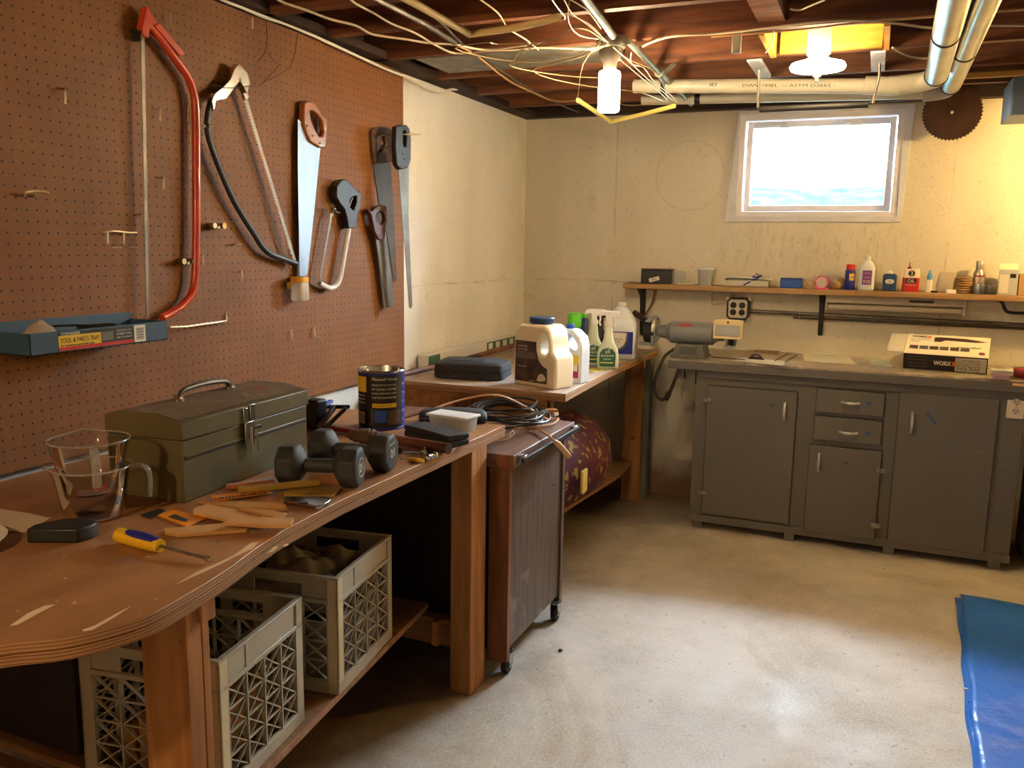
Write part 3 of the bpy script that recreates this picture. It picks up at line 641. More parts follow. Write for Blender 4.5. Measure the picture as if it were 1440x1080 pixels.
# --- blue tool tray hung on the board
A = P(41, 472, 0, .17); B = P(235, 450, 0, .17); zt = 1.252; zb = 1.198
tr = thing('tool_tray', 'blue metal tool and parts tray with yellow and black label fixed to the pegboard', 'tray', (.1, (A.y+B.y)/2, zb))
y0, y1 = A.y, B.y; x0, x1 = .03, .17
mb = MB().box(x0, x1, y0, y1, zb, zb+.003).box(x1-.003, x1, y0, y1, zb, zt).box(x0, x1, y0, y0+.003, zb, zt).box(x0, x1, y1-.003, y1, zb, zt).box(x0, x0+.003, y0, y1, zb, zt+.02)
mb.build('body', 'tray_blue', tr, bevel=.0008)
mb = MB().box(x0+.003, x0+.09, y0+.003, y1-.05, zt-.016, zt-.013)
mb.build('divider', 'tray_blue_in', tr)
MB().tube([(x1-.01, y0+.26, zt-.006), (x1-.05, y0+.18, zt+.005), (x1-.09, y0+.12, zt+.004)], .003, seg=6, smooth=4).tube([(x1-.02, y0+.28, zt-.02), (x1-.06, y0+.30, zt-.004), (x1-.1, y0+.22, zt-.006)], .005, seg=6, smooth=4).build('loose_tools', 'black_iron', tr)
yl0, yl1 = P(82, 480, 0, .17).y, P(205, 460, 0, .17).y
W_ = yl1-yl0; zc = (zt+zb)/2-.001; H_ = zt-zb-.008
def lab(ya, yb, za, zb_, m, nm='label', e=.0006): return MB().box(x1+e*.2, x1+e, yl0+W_*ya, yl0+W_*yb, zb+.004+H_*za, zb+.004+H_*zb_).build(nm, m, tr, smooth=False)
lb = lab(0, .84, 0, 1, 'label_black')
lab(0, .84, 0, .2, 'red', 'label_stripe', .0009); lab(.0, .46, .2, .82, 'label_yellow', 'label_panel', .0009); lab(.85, .99, .0, 1, 'label_white', 'barcode_label', .0009)
lab(.47, .6, .3, .8, 'grey_paint', 'label_picture', .0009)
def tl(s, yc, zc_, sz, m, w_=None, sq=None): return text(s, frame((x1+.0011, yl0+W_*yc, zb+.004+H_*zc_), (0, 1, 0), (0, 0, 1)), sz, m, tr, width=w_, squash=sq, world=True)
tl('TOOL & PARTS TRAY', .23, .55, .016, 'label_black', W_*.43, .016*70)
tl('FORMANIER', .13, .91, .007, 'label_white', W_*.2); tl('For hardware and small tools', .2, .28, .005, 'label_black', W_*.36)
for k in range(3): tl(('HOLDS SMALL PARTS', 'STURDY STEEL', 'EASY TO MOUNT')[k], .73, .8-.2*k, .005, 'label_white', W_*.18)
mb = MB()
for k in range(9): mb.box(x1+.001, x1+.0014, yl0+W_*.875, yl0+W_*.965, zb+.004+H_*(.15+.08*k), zb+.004+H_*(.15+.08*k+.035+.01*(k % 2)))
mb.build('barcode', 'label_black', tr, smooth=False)
# crumpled clear bag in the tray
p = P(57, 464, 2, zt-.01)
mb = MB(); mb.grid(10, 8, lambda u, v: (.07+.09*u, y0+.02+.10*v, zt-.03+.05*math.sin(PI*u)*math.sin(PI*v)+.01*random.random()))
tag(mb.build('plastic_bag', 'plastic_bag', solid=.001), 'crumpled clear plastic bag lying in the blue tray', 'bag')
# ------------------------------------------------------------------ near workbench
H1 = .87; T1 = .038
edge = [P(a, b_, 2, H1) for a, b_ in ((0, 907), (100, 895), (200, 868), (262, 836), (320, 800), (360, 771), (400, 745), (480, 703))]
pts = [(.03, .52), (.25, .52), (.50, .56), (.68, .64), (.79, .73)] + [(p.x, p.y) for p in edge] + [(.896, 2.2), (.898, 2.645), (.03, 2.645)]
wbench = thing('workbench', 'long brown plywood workbench with rounded near end along the pegboard wall', 'workbench', (.45, 1.6, 0))
def smooth_poly(pts, a, b_, n=4):
    mid = [ (p.x, p.y) for p in catmull([(x, y, 0) for x, y in pts[a:b_]], n)]
    return pts[:a]+mid+pts[b_:]
top = smooth_poly(pts, 1, 12)
MB().prism(top, H1-.0185, H1).build('tabletop', 'bench_ply', wbench, bevel=.0015)
MB().prism(top, H1-T1, H1-.0195).build('tabletop_underlayer', 'ply_edge', wbench, bevel=.001)
# bare scrapes worn into the top
for poly in ([(247, 822), (275, 805), (310, 790), (330, 780), (352, 764), (365, 761), (355, 772), (330, 783), (315, 791), (290, 803)],
             [(14, 880), (40, 862), (62, 852), (78, 850), (50, 865), (24, 879)], [(115, 886), (135, 879), (165, 862), (185, 852), (160, 869), (130, 886), (118, 888)],
             [(375, 778), (386, 769), (392, 768), (384, 775)], [(398, 767), (404, 764), (407, 766), (400, 769)]):
    MB().prism([(P(a, b_, 2, H1).x, P(a, b_, 2, H1).y) for a, b_ in poly], H1-.0002, H1+.0003).build('bare_scrape', 'pale_scrape', wbench, smooth=False)
yn = 1.185; xr = .862
xl = P(204, 1000, 1, yn).x; y2 = P(299, 1000, 0, xr).y
MB().box(xl, xr-.001, yn, yn+.04, 0, H1-T1).box(xl+.04, xr, yn+.041, y2, 0, H1-T1).build('leg', 'stud_wood', wbench, bevel=.002)
MB().box(xr+.0005, xr+.012, yn+.03, yn+.068, H1-.13, H1-T1-.001).build('cleat', 'stud_wood', wbench, bevel=.002)
MB().box(.822, .896, 2.385, 2.425, 0, H1-T1).box(.822, .896, 2.426, 2.50, 0, H1-T1).build('leg', 'stud_wood', wbench, bevel=.002)
MB().box(.04, .13, .9, .98, 0, H1-T1).build('leg', 'stud_wood', wbench, bevel=.002)
MB().box(.04, .13, 2.40, 2.48, 0, H1-T1).build('leg', 'stud_wood', wbench, bevel=.002)
MB().box(.13, .822, 2.43, 2.47, .13, .225).build('rail', 'plank', wbench, bevel=.002)
MB().box(.745, .765, 2.40, 2.43, .14, .225).build('rail_block', 'stud_wood', wbench)
MB().box(.13, .80, yn+.042, yn+.08, .17, .258).build('rail', 'plank', wbench, bevel=.002)
ZS = .28
s0, s1 = P(380, 1075, 2, ZS), P(605, 845, 2, ZS)
d = (s1-s0); k0 = (yn+.09-s0.y)/d.y; k1 = (2.42-s0.y)/d.y
a = s0+d*k0; b_ = s0+d*k1
MB().prism([(.06, a.y), (a.x, a.y), (b_.x, b_.y), (.06, b_.y)], ZS-.02, ZS).build('shelf', 'plank', wbench, bevel=.0015)
# ------------------------------------------------------------------ milk crates
def crate(label, A, B, w_=.355, h=.33):
    """A,B: near and far bottom corners of the face towards the room"""
    A = Vector((A[0], A[1])); B = Vector((B[0], B[1])); dd = (B-A).normalized(); nrm = Vector((dd.y, -dd.x)); L_ = (B-A).length
    c = (A+B)/2-nrm*w_/2
    t = thing('milk_crate', label, 'crate', (c.x, c.y, ZS+.001), math.atan2(-dd.x, dd.y), group='beige milk crates on the bench shelf')
    hx, hy = w_/2, L_/2
    def ringbox(mb, z0, z1, th, out=0):
        X0, Y0 = hx+out, hy+out
        return mb.box(-X0, X0, -Y0, -Y0+th, z0, z1).box(-X0, X0, Y0-th, Y0, z0, z1).box(-X0, -X0+th, -Y0+th, Y0-th, z0, z1).box(X0-th, X0, -Y0+th, Y0-th, z0, z1)
    ringbox(ringbox(MB(), h-.075, h-.063, .012), h-.008, h, .014).build('rim', 'crate', t, world=False, bevel=.002)
    ringbox(MB(), 0, .035, .010).build('base_band', 'crate', t, world=False, bevel=.002)
    for sx_ in (-1, 1):
        for sy_ in (-1, 1):
            MB().box(sx_*hx, sx_*(hx-.008), sy_*hy, sy_*(hy-.032), 0, h-.004).box(sx_*hx, sx_*(hx-.032), sy_*hy, sy_*(hy-.008), 0, h-.004).build('corner_post', 'crate_pale' if sx_ > 0 and sy_ < 0 else 'crate', t, world=False, bevel=.003)
    def side(P0, U, ln, axis):
        mb = MB(); up = Vector((0, 0, 1)); U = Vector(U); nn = U.cross(up)
        q = lambda u, z: Vector(P0)+U*u+up*z
        z0, z1 = .035, h-.075; u0, u1 = .032, ln-.032
        # solid panel parts of the hand hold band
        c0, c1 = ln*.30, ln*.70
        for (a1, a2) in ((u0, c0), (c1, u1)): mb.bar(q(a1, h-.036), q(a2, h-.036), .003, .054, nn.cross(U))
        if axis: mb.bar(q(c0, h-.018), q(c1, h-.018), .003, .02)
        else: mb.bar(q(c0, h-.036), q(c1, h-.036), .007, .054, nn.cross(U))
        ncol = 4; cw = (u1-u0)/ncol; nrow = 4; rh = (z1-z0)/nrow
        for i in range(ncol+1): mb.bar(q(u0+i*cw, z0), q(u0+i*cw, z1), .004, .012, nn)
        for j in range(nrow+1): mb.bar(q(u0, z0+j*rh), q(u1, z0+j*rh), .004, .004)
        for i in range(ncol):
            for j in range(nrow):
                a_, b2 = u0+i*cw, z0+j*rh
                mb.bar(q(a_, b2), q(a_+cw, b2+rh), .007, .003); mb.bar(q(a_+cw, b2), q(a_, b2+rh), .007, .003)
        return mb
    e = .006
    for P0, U, ln, hh in (((hx-e, -hy, 0), (0, 1, 0), 2*hy, 0), ((-hx+e, -hy, 0), (0, 1, 0), 2*hy, 0), ((-hx, -hy+e, 0), (1, 0, 0), 2*hx, 1), ((-hx, hy-e, 0), (1, 0, 0), 2*hx, 1)):
        side(P0, U, ln, hh).build('side_lattice', 'crate', t, world=False, smooth=False)
    mb = MB()
    for i in range(9):
        u = -hx+.02+i*(2*hx-.04)/8; mb.box(u-.003, u+.003, -hy+.01, hy-.01, .002, .008)
    for i in range(9):
        u = -hy+.02+i*(2*hy-.04)/8; mb.box(-hx+.01, hx-.01, u-.003, u+.003, .002, .008)
    mb.build('bottom_grid', 'crate', t, world=False, smooth=False)
    return t, c, dd, hx, hy
C2 = P(477, 979, 2, ZS); C2b = P(552, 896, 2, ZS)
crate_b = crate('beige milk crate filled with grey cloth, farther one on the bench shelf', C2, C2b)
F1 = P(429, 1012, 2, ZS); dd = (C2b-C2).normalized(); F0 = F1-dd*.355
crate_a = crate('empty looking beige milk crate, nearer one on the bench shelf behind the front leg', F0, F1)
# cloth stuffed in the far crate
t_, c_, dd_, hx_, hy_ = crate_b
mb = MB(Matrix.Translation((c_.x, c_.y, ZS)) @ Matrix.Rotation(math.atan2(-dd_.x, dd_.y), 4, 'Z'))
sx_, sy_ = hx_-.026, hy_-.026
def fold(x, y): return .012*math.sin(x*38+math.sin(y*23)*1.6)+.011*math.sin(y*31+x*17+1.3)+.006*math.sin((x+y)*71)+.005*math.sin((x-1.7*y)*53)
mb.loft([(.012+.03*k, sx_, sy_, 6, 0, 0) for k in range(7)], seg=64)
top_ = max(v.co.z for v in mb.bm.verts)
bmesh.ops.delete(mb.bm, geom=[f for f in mb.bm.faces if len(f.verts) > 4], context='FACES_ONLY')
mb.grid(40, 40, lambda u, v: ((2*u-1)*sx_*.985, (2*v-1)*sy_*.985, .215+.085*(1-abs(2*u-1)**5)*(1-abs(2*v-1)**5)+fold(u*.33, v*.33)*(1-abs(2*u-1)**8)*(1-abs(2*v-1)**8)))
tag(mb.build('cloth_bundle', 'bag_cloth'), 'crumpled grey brown cloth stuffed into the farther milk crate', 'cloth')
tag(MB().box(.05, .40, 1.30, 2.02, ZS+.001, .70).box(.045, .405, 1.295, 2.025, .702, .722).build('shade_filler', 'walnut_dark', bevel=.004), 'dark brown chest added to darken the space under the near bench, behind the crates', 'filler')  # added dark mass standing in for the deep shade under the bench
# loose slats in the near crate
t_, c_, dd_, hx_, hy_ = crate_a
for i in range(5):
    M_ = Matrix.Translation((c_.x-.10+.045*i, c_.y+random.uniform(-.01, .01), ZS+.012+.012*(i % 2))) @ Matrix.Rotation(math.atan2(-dd_.x, dd_.y), 4, 'Z')
    o = MB(M_).box(-.014, .014, -.13, .13, 0, .09+.02*(i % 3)).build('wood_offcut', 'shim_wood_b', bevel=.002)
    tag(o, 'pale wood offcut standing in a row inside the nearer milk crate', 'wood', 'wood offcuts in the nearer crate')
# ------------------------------------------------------------------ rolling cabinet between the benches
ct = thing('rolling_cabinet', 'dark walnut rolling cabinet on casters with butcher block top, between the two benches', 'cabinet', (.68, 2.83, 0))
cx0, cx1, cy0, cy1, cz0, cz1 = .14, .962, 2.54, 3.10, .085, .752
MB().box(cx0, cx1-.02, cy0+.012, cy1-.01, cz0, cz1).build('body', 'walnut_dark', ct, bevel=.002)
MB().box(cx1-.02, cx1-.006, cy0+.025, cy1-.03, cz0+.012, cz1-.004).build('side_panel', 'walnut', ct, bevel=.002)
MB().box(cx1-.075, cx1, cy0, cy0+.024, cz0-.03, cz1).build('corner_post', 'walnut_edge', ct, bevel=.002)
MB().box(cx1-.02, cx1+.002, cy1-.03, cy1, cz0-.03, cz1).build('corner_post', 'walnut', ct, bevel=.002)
MB().box(cx0-.02, .986, 2.515, 3.135, .754, .80).build('butcher_block_top', 'butcher', ct, bevel=.003)
MB().box(.928, .987, 2.513, 2.516, .756, .798).build('end_grain_block', 'walnut_edge', ct)
MB().box(.998, 1.010, 2.55, 3.13, .768, .786).build('side_rail', 'black_iron', ct, bevel=.002)
for y in (2.57, 3.10):
    MB().box(.985, 1.008, y-.02, y+.02, .784, .792).build('rail_bracket', 'chrome', ct, bevel=.002)
for (x, y) in ((.945, 2.58), (.955, 3.05), (.42, 2.6), (.42, 3.05)):
    c = MB().cyl((x-.011, y, .031), (x+.011, y, .031), .030, seg=20).build('caster', 'black_rubber', ct, bevel=.002)
    MB().box(x-.017, x-.013, y-.014, y+.020, .025, .083).box(x+.013, x+.017, y-.014, y+.020, .025, .083).box(x-.017, x+.017, y-.012, y+.022, .075, .085).cyl((x-.019, y, .031), (x+.019, y, .031), .006).build('caster_fork', 'chrome', c)
mb = MB()
for y, z in ((2.72, .50), (2.98, .58), (2.66, .12), (2.95, .12)): mb.cyl((cx1-.006, y, z), (cx1-.003, y, z), .004, seg=8)
mb.build('screw', 'chrome', ct)
# ------------------------------------------------------------------ back workbench
H2 = .885
b2 = thing('workbench', 'farther plywood workbench in the corner, holding bottles and jugs', 'workbench', (.45, 4.1, 0))
xe = P(795.6, 554, 2, H2); xf = P(922, 492.5, 2, H2)
poly = [(.01, 3.245), (xe.x, xe.y), (P(850, 525, 2, H2).x, P(850, 525, 2, H2).y), (P(890, 507, 2, H2).x, P(890, 507, 2, H2).y), (.878, 4.975), (.01, 4.975)]
MB().prism(poly, H2-.016, H2).build('tabletop', 'bench2_ply', b2, bevel=.0015)
MB().prism(poly, H2-.034, H2-.0165).build('tabletop_underlayer', 'ply_edge', b2, bevel=.001)
MB().box(.02, .80, 3.275, 3.313, H2-.124, H2-.035).build('apron', 'stud_wood_y', b2, bevel=.002)
MB().box(.60, .80, 3.314, 3.352, H2-.124, H2-.035).build('apron_block', 'stud_wood_y', b2, bevel=.002)
MB().box(.72, .80, 3.32, 3.40, 0, H2-.036).build('leg', 'stud_wood', b2, bevel=.002)
MB().box(.735, .845, 4.78, 4.82, 0, H2-.036).build('leg', 'stud_wood', b2, bevel=.002)
MB().box(.80, .875, 4.825, 4.90, .0, H2-.036).build('leg_brace', 'stud_green', b2, bevel=.002)
MB().box(.03, .12, 3.32, 3.40, 0, H2-.036).build('leg', 'stud_wood', b2, bevel=.002)
MB().box(.03, .12, 4.85, 4.93, 0, H2-.036).build('leg', 'stud_wood', b2, bevel=.002)
s0, s1 = P(800, 712, 2, .25), P(868, 676, 2, .25)
MB().prism([(.06, 3.41), (.745, 3.41), (s0.x, s0.y), (.825, 4.45), (.80, 4.77), (.06, 4.77)], .232, .25).build('shelf', 'plank', b2, bevel=.0015)
# comforter bag on the lower shelf
cb = thing('bedding_bag', 'maroon patterned bedding in a clear bag on the lower shelf of the farther bench', 'bag', (.62, 4.0, .252))
MB().loft([(0, .16, .36, 3, 0, 0), (.03, .20, .42, 2.6, 0, 0), (.12, .23, .46, 2.4, 0, 0), (.22, .22, .45, 2.3, 0, 0), (.31, .17, .38, 2.2, -.01, 0), (.365, .08, .25, 2, -.02, 0), (.38, .02, .1, 2, -.02, 0)], seg=48).build('bag', 'comforter', cb, world=False)
MB().box(.222, .236, -.33, -.26, .09, .20).build('price_tag', 'pale_yellow', cb, world=False, bevel=.004)
o = MB(Matrix.Translation((.55, 4.25, .62)) ).loft([(0, .2, .25, 3, 0, 0), (.02, .22, .27, 3, 0, 0), (.05, .2, .25, 2.4, 0, 0), (.06, .12, .16, 2, 0, 0)]).build('x', 'bag_cloth')
o.location.z = .634; bpy.data.objects.remove(o)

# ------------------------------------------------------------------ things on the near bench
# toolbox
A = P(253, 594, 2, 1.065); B = P(431, 547, 2, 1.065)
dd = Vector((B.x-A.x, B.y-A.y)); L_ = dd.length; dd.normalize(); rz = math.atan2(-dd.x, dd.y); dp = .222
c = Vector((A.x+B.x, A.y+B.y))/2+Vector((-dd.y, dd.x))*dp/2
tb = thing('toolbox', 'olive green metal toolbox with chrome latch and handle, on the near bench', 'toolbox', (c.x, c.y, H1), rz)
hx, hy, h = dp/2, L_/2, .196
MB().box(-hx, hx, -hy+.002, hy-.002, 0, h*.76).build('body', 'olive', tb, world=False, bevel=.003)
MB().box(hx-.001, hx+.0035, -hy+.012, hy-.01, h*.545, h*.575).build('rib', 'olive', tb, world=False, bevel=.0015)
MB().box(hx-.002, hx+.0012, -hy+.012, hy-.01, h*.515, h*.54).build('rib_recess', 'label_black', tb, world=False)
M_ = Matrix(((1, 0, 0, 0), (0, 0, 1, 0), (0, 1, 0, 0), (0, 0, 0, 1)))
MB(M_).prism([(-hx-.003, h*.77), (hx+.005, h*.77), (hx+.005, h*.985), (hx-.01, h), (hx*.4, h+.012), (-hx*.6, h+.012), (-hx-.003, h)], -hy-.001, hy+.001).build('lid', 'olive', tb, world=False, bevel=.002)
MB(M_).prism([(hx-.009, h+.0015), (hx*.4, h+.0135), (-hx*.6, h+.0135), (-hx-.001, h+.0015), (-hx*.6, h+.011), (hx*.4, h+.011)], -hy+.006, hy-.006).build('lid_top', 'olive_top', tb, world=False)
xh = -.03; zt = h+.0135
MB().tube([(xh, -.095, zt), (xh, -.093, zt+.016), (xh, -.07, zt+.026), (xh, 0, zt+.030), (xh, .07, zt+.026), (xh, .093, zt+.016), (xh, .095, zt)], lambda t: .0035+.004*math.sin(PI*t), seg=10, smooth=5).build('handle', 'old_steel', tb, world=False)
for y in (-.1, .1):
    MB().cyl((xh, y, zt-.002), (xh, y, zt+.006), .014, seg=14).cyl((xh-.01, y, zt+.008), (xh+.01, y, zt+.008), .006, seg=10).build('handle_mount', 'chrome', tb, world=False)
MB().box(.02, .05, .12, .165, zt-.001, zt+.0006).build('faded_sticker', 'dark_red', tb, world=False)
yl = -.01
lt = MB().box(hx+.004, hx+.010, yl-.030, yl-.010, h*.80, h*.97).box(hx+.004, hx+.011, yl-.004, yl+.018, h*.78, h*1.0).box(hx+.003, hx+.011, yl-.026, yl+.010, h*.48, h*.78).build('latch', 'chrome', tb, world=False, bevel=.0015)
MB().tube([(hx+.012, yl-.002, h*.7), (hx+.014, yl-.004, h*.36), (hx+.014, yl+.020, h*.35), (hx+.012, yl+.018, h*.66)], .0026, seg=6).box(hx+.009, hx+.016, yl+.012, yl+.034, h*.66, h*.7).build('hasp_ring', 'chrome', lt, world=False)
# measuring cups
def cup(t, z0, r0, r1, hh, hang, name='body'):
    """thin walled glass measuring cup with spout and handle at angle hang"""
    mb = MB(); n = 40
    def ring(r, z, sp):
        R = []
        for i in range(n):
            a_ = 2*PI*i/n; dA = (a_-(hang+PI)+PI) % (2*PI)-PI
            rr = r+sp*math.exp(-(dA/.28)**2)
            R.append(mb._v((rr*math.cos(a_), rr*math.sin(a_), z+sp*.2*math.exp(-(dA/.28)**2))))
        return R
    th = .0028
    rings = [ring(.002, z0+.001, 0), ring(r0*.9, z0, 0), ring(r0, z0+.006, 0), ring(r0+(r1-r0)*.5, z0+hh*.5, 0), ring(r1*.985, z0+hh*.88, .004), ring(r1*1.03, z0+hh, .016)]
    lip = [v.co.copy() for v in rings[-1]]
    mb.skin(rings, caps=False); mb.build(name, 'glass', t, world=False, angle=60)
    MB().tube(lip, .0022, seg=8, closed=True).build('rim', 'glass_thick', t, world=False)
    c_, s_ = math.cos(hang), math.sin(hang)
    f = lambda r, z: (c_*r, s_*r, z)
    MB().tube([f(r1*.97, z0+hh*.93), f(r1+.02, z0+hh*.95), f(r1+.036, z0+hh*.86), f(r1+.039, z0+hh*.6), f(r1+.036, z0+hh*.32)], lambda q: .0065-.001*q, seg=10, smooth=5, flat=1.5, flatdir=(-s_, c_, 0)).build('handle', 'glass_thick', t, world=False)
pc = P(130, 738, 2, H1); pc = Vector((pc.x-.045, pc.y+.045, 0))
def toward(c, px, py, z):
    q = P(px, py, 2, z); return math.atan2(q.y-c.y, q.x-c.x)
k1 = thing('measuring_cup', 'lower glass measuring cup with handle to the right, standing left of the toolbox', 'cup', (pc.x, pc.y, H1+.0005), group='nested glass measuring cups')
cup(k1, 0, .062, .079, .115, .72)
text('CUP', frame((math.cos(-.5)*.0765, math.sin(-.5)*.0765, .083), (math.sin(.5), math.cos(.5), 0), (0, 0, 1)), .016, 'red', k1, width=.03)
k2 = thing('measuring_cup', 'upper glass measuring cup nested in the lower one, handle facing the room', 'cup', (pc.x-.002, pc.y, H1+.058), group='nested glass measuring cups')
cup(k2, 0, .058, .081, .118, -.62)
mb = MB()
for k in range(5): mb.box(-.012, .012, 0, .0012, .03+.013*k, .032+.013*k, Matrix.Rotation(-2.1+PI/2, 4, 'Z') @ Matrix.Translation((0, -.071-.0026*k*.9, 0)))
mb.build('graduation_marks', 'red', k2, world=False)
# black block, paper, plate
A = P(38, 764, 2, H1); B = P(110, 764, 2, H1)
dd = Vector((B.x-A.x, B.y-A.y, 0)); L_ = dd.length
mb = MB(frame((A.x, A.y, H1), dd, (-dd.y, dd.x, 0)))
mb.prism([(0, 0), (L_, 0), (L_+.018, .03), (L_+.018, .055), (L_-.02, .075), (.04, .07), (0, .03)], 0, .030)
tag(mb.build('sanding_block', 'black_plastic', bevel=.004), 'small black block lying in front of the glass cups', 'block')
def flat(name, pts, z, th, m, label, cat, group=None, bevel=.0005, parent=None):
    q = [(P(a, b_, 2, z).x, P(a, b_, 2, z).y) for a, b_ in pts]
    o = MB().prism(q, z, z+th).build(name, m, parent, bevel=bevel)
    return tag(o, label, cat, group) if parent is None else o
flat('paper_sheet', [(-60, 700), (0, 716), (40, 722), (71, 729), (60, 735), (36, 749), (0, 746), (-70, 735)], H1+.001, .0012, 'paper', 'creased tan paper sheet at the left edge of the near bench', 'paper')
pl = MB().lathe([(.06, 0), (.075, .004), (.118, .018), (.122, .021), (.118, .022), (.07, .007), (.0001, .006)], (.378, 1.038, H1+.0005), seg=40).build('plate', 'white_plastic')
tag(pl, 'white plate cut off by the left picture edge', 'plate')
# nut driver with yellow and blue handle
A = P(163, 751, 2, H1+.017); B = P(226, 768, 2, H1+.014); C = P(296, 787, 2, H1+.008)
sd = thing('screwdriver', 'nut driver with yellow and navy handle lying at the front of the near bench', 'screwdriver', (A.x, A.y, H1))
v = (B-A)
MB().tube([A, A+v*.08, A+v*.25, A+v*.55, A+v*.8, A+v*.92, B], lambda t: (.006+.0095*min(1, t*6))*(1-.35*max(0, t-.55)), seg=14, smooth=3).build('handle', 'yellow', sd)
MB().tube([A+v*.28+Vector((0, 0, .005)), A+v*.5+Vector((0, 0, .006)), A+v*.78+Vector((0, 0, .0045)), A+v*.95+Vector((0, 0, .002))], lambda t: .0115+.0015*math.sin(PI*t), seg=14, smooth=4).build('grip', 'navy', sd)
C2_ = B+(C-B)*.93
MB().cyl(B, C2_, .0033, seg=10).build('shaft', 'steel', sd)
MB().cyl(C2_, C, .0065, seg=8).build('socket_tip', 'chrome', sd)
# cards, blades, shims
flat('blade_card', [(197, 724), (224, 715.5), (233, 718), (213, 730)], H1+.001, .001, 'label_black', 'small dark blade card beside the orange blade packet', 'card')
bp_ = thing('blade_packet', 'orange packet with a grey utility blade lying on the near bench', 'packet', P(255, 730, 2, H1))
flat('packet', [(222, 726), (244, 718), (293, 729), (264, 742)], H1+.0005, .003, 'orange', None, None, parent=bp_)
flat('blade', [(236, 727), (246, 723), (266, 731), (262, 734)], H1+.0036, .0006, 'old_steel', None, None, parent=bp_)
SH = [('shim_wood', [(231, 747), (313, 740), (348, 743), (347, 749), (253, 756), (232, 752)], 0, .007, 'long flat wood shim nearest the bench edge, below the stack'),
      ('shim_wood_b', [(278, 708), (322, 706), (402, 711), (404, 718), (335, 716)], 0, .005, 'flat wood shim at the back of the shim pile, beside the chrome knife'),
      ('shim_wood', [(272, 718), (289, 712), (335, 720), (372, 729), (330, 737), (272, 724)], .0055, .006, 'wide wood shim in the middle of the shim pile'),
      ('shim_wood_b', [(335.5, 717), (373, 719), (404, 724), (393, 731.5)], .012, .005, 'short pointed wood shim on top of the shim pile'),
      ('shim_wood', [(313, 739), (335.5, 731), (413, 732), (410, 742), (370, 743)], .0125, .007, 'broad wood shim with square right end on top of the pile')]
for m_, pts_, dz_, th, lb_ in SH:
    flat('wood_shim', pts_, H1+.0005+dz_, th, m_, lb_, 'shim', 'wood shims on the near bench', .0008)
ru = thing('ruler', 'short orange and black folding ruler piece lying by the toolbox', 'ruler', P(338, 698, 2, H1))
flat('rule', [(295.5, 699), (373, 690), (383, 694), (304, 705)], H1+.006, .004, 'orange', None, None, parent=ru)
A = P(300, 702, 2, H1+.0102); B = P(378, 692.5, 2, H1+.0102); mb = MB()
for k in range(15):
    q = A+(B-A)*((k+.6)/15.5); mb.box(-.0022-.001*(k % 3), .0022, -.006, .006, 0, .0004, frame(q, B-A, (-(B-A).y, (B-A).x, 0)))
mb.build('rule_marks', 'label_black', ru, smooth=False)
A = P(335, 689, 2, H1+.018); B = P(449, 678, 2, H1+.018)
ch = thing('metal_channel', 'brass coloured metal channel lying across sticks in front of the toolbox', 'bar', ((A.x+B.x)/2, (A.y+B.y)/2, H1))
MB().bar(A, B, .020, .014).build('channel', 'gold_tool', ch, bevel=.003)
MB().cyl(A+(B-A)*.17+Vector((0, 0, .006)), A+(B-A)*.17+Vector((0, 0, .010)), .003).build('rivet', 'chrome', ch)
A = P(318, 685, 2, H1+.008); B = P(385, 676, 2, H1+.008)
tag(MB().bar(A, B, .028, .013).build('wood_stick', 'amber_wood', bevel=.005), 'rounded reddish wood stick under the brass channel, close to the toolbox', 'stick')
o = flat('chisel_marked', [(399, 697), (409, 688), (440, 687), (478, 689), (469, 699), (430, 701)], H1+.002, .006, 'gold_tool', 'dark yellow wooden paint paddle between brass channel and chrome knife', 'paddle')
o.name = 'paint_paddle'
text('LD', frame(P(437, 694, 2, H1+.0083)-o.location, (.75, .6, 0), (-.6, .75, 0)), .018, 'label_black', o, world=False)
flat('paper_scrap', [(433, 668), (478, 667), (482, 684), (455, 681)], H1+.0005, .0006, 'amber_wood', 'brown veneer scrap lying by the near dumbbell', 'veneer')
kn = thing('utility_knife', 'chrome utility knife lying in front of the near dumbbell', 'knife', P(432, 712, 2, H1))
flat('body', [(398, 709), (402, 704), (460, 704), (466, 708), (455, 716), (445, 718)], H1+.001, .011, 'chrome', None, None, parent=kn, bevel=.0015)
flat('slide_button', [(419, 706), (433, 706), (434, 708.5), (420, 708.5)], H1+.0131, .002, 'black_plastic', None, None, parent=kn)
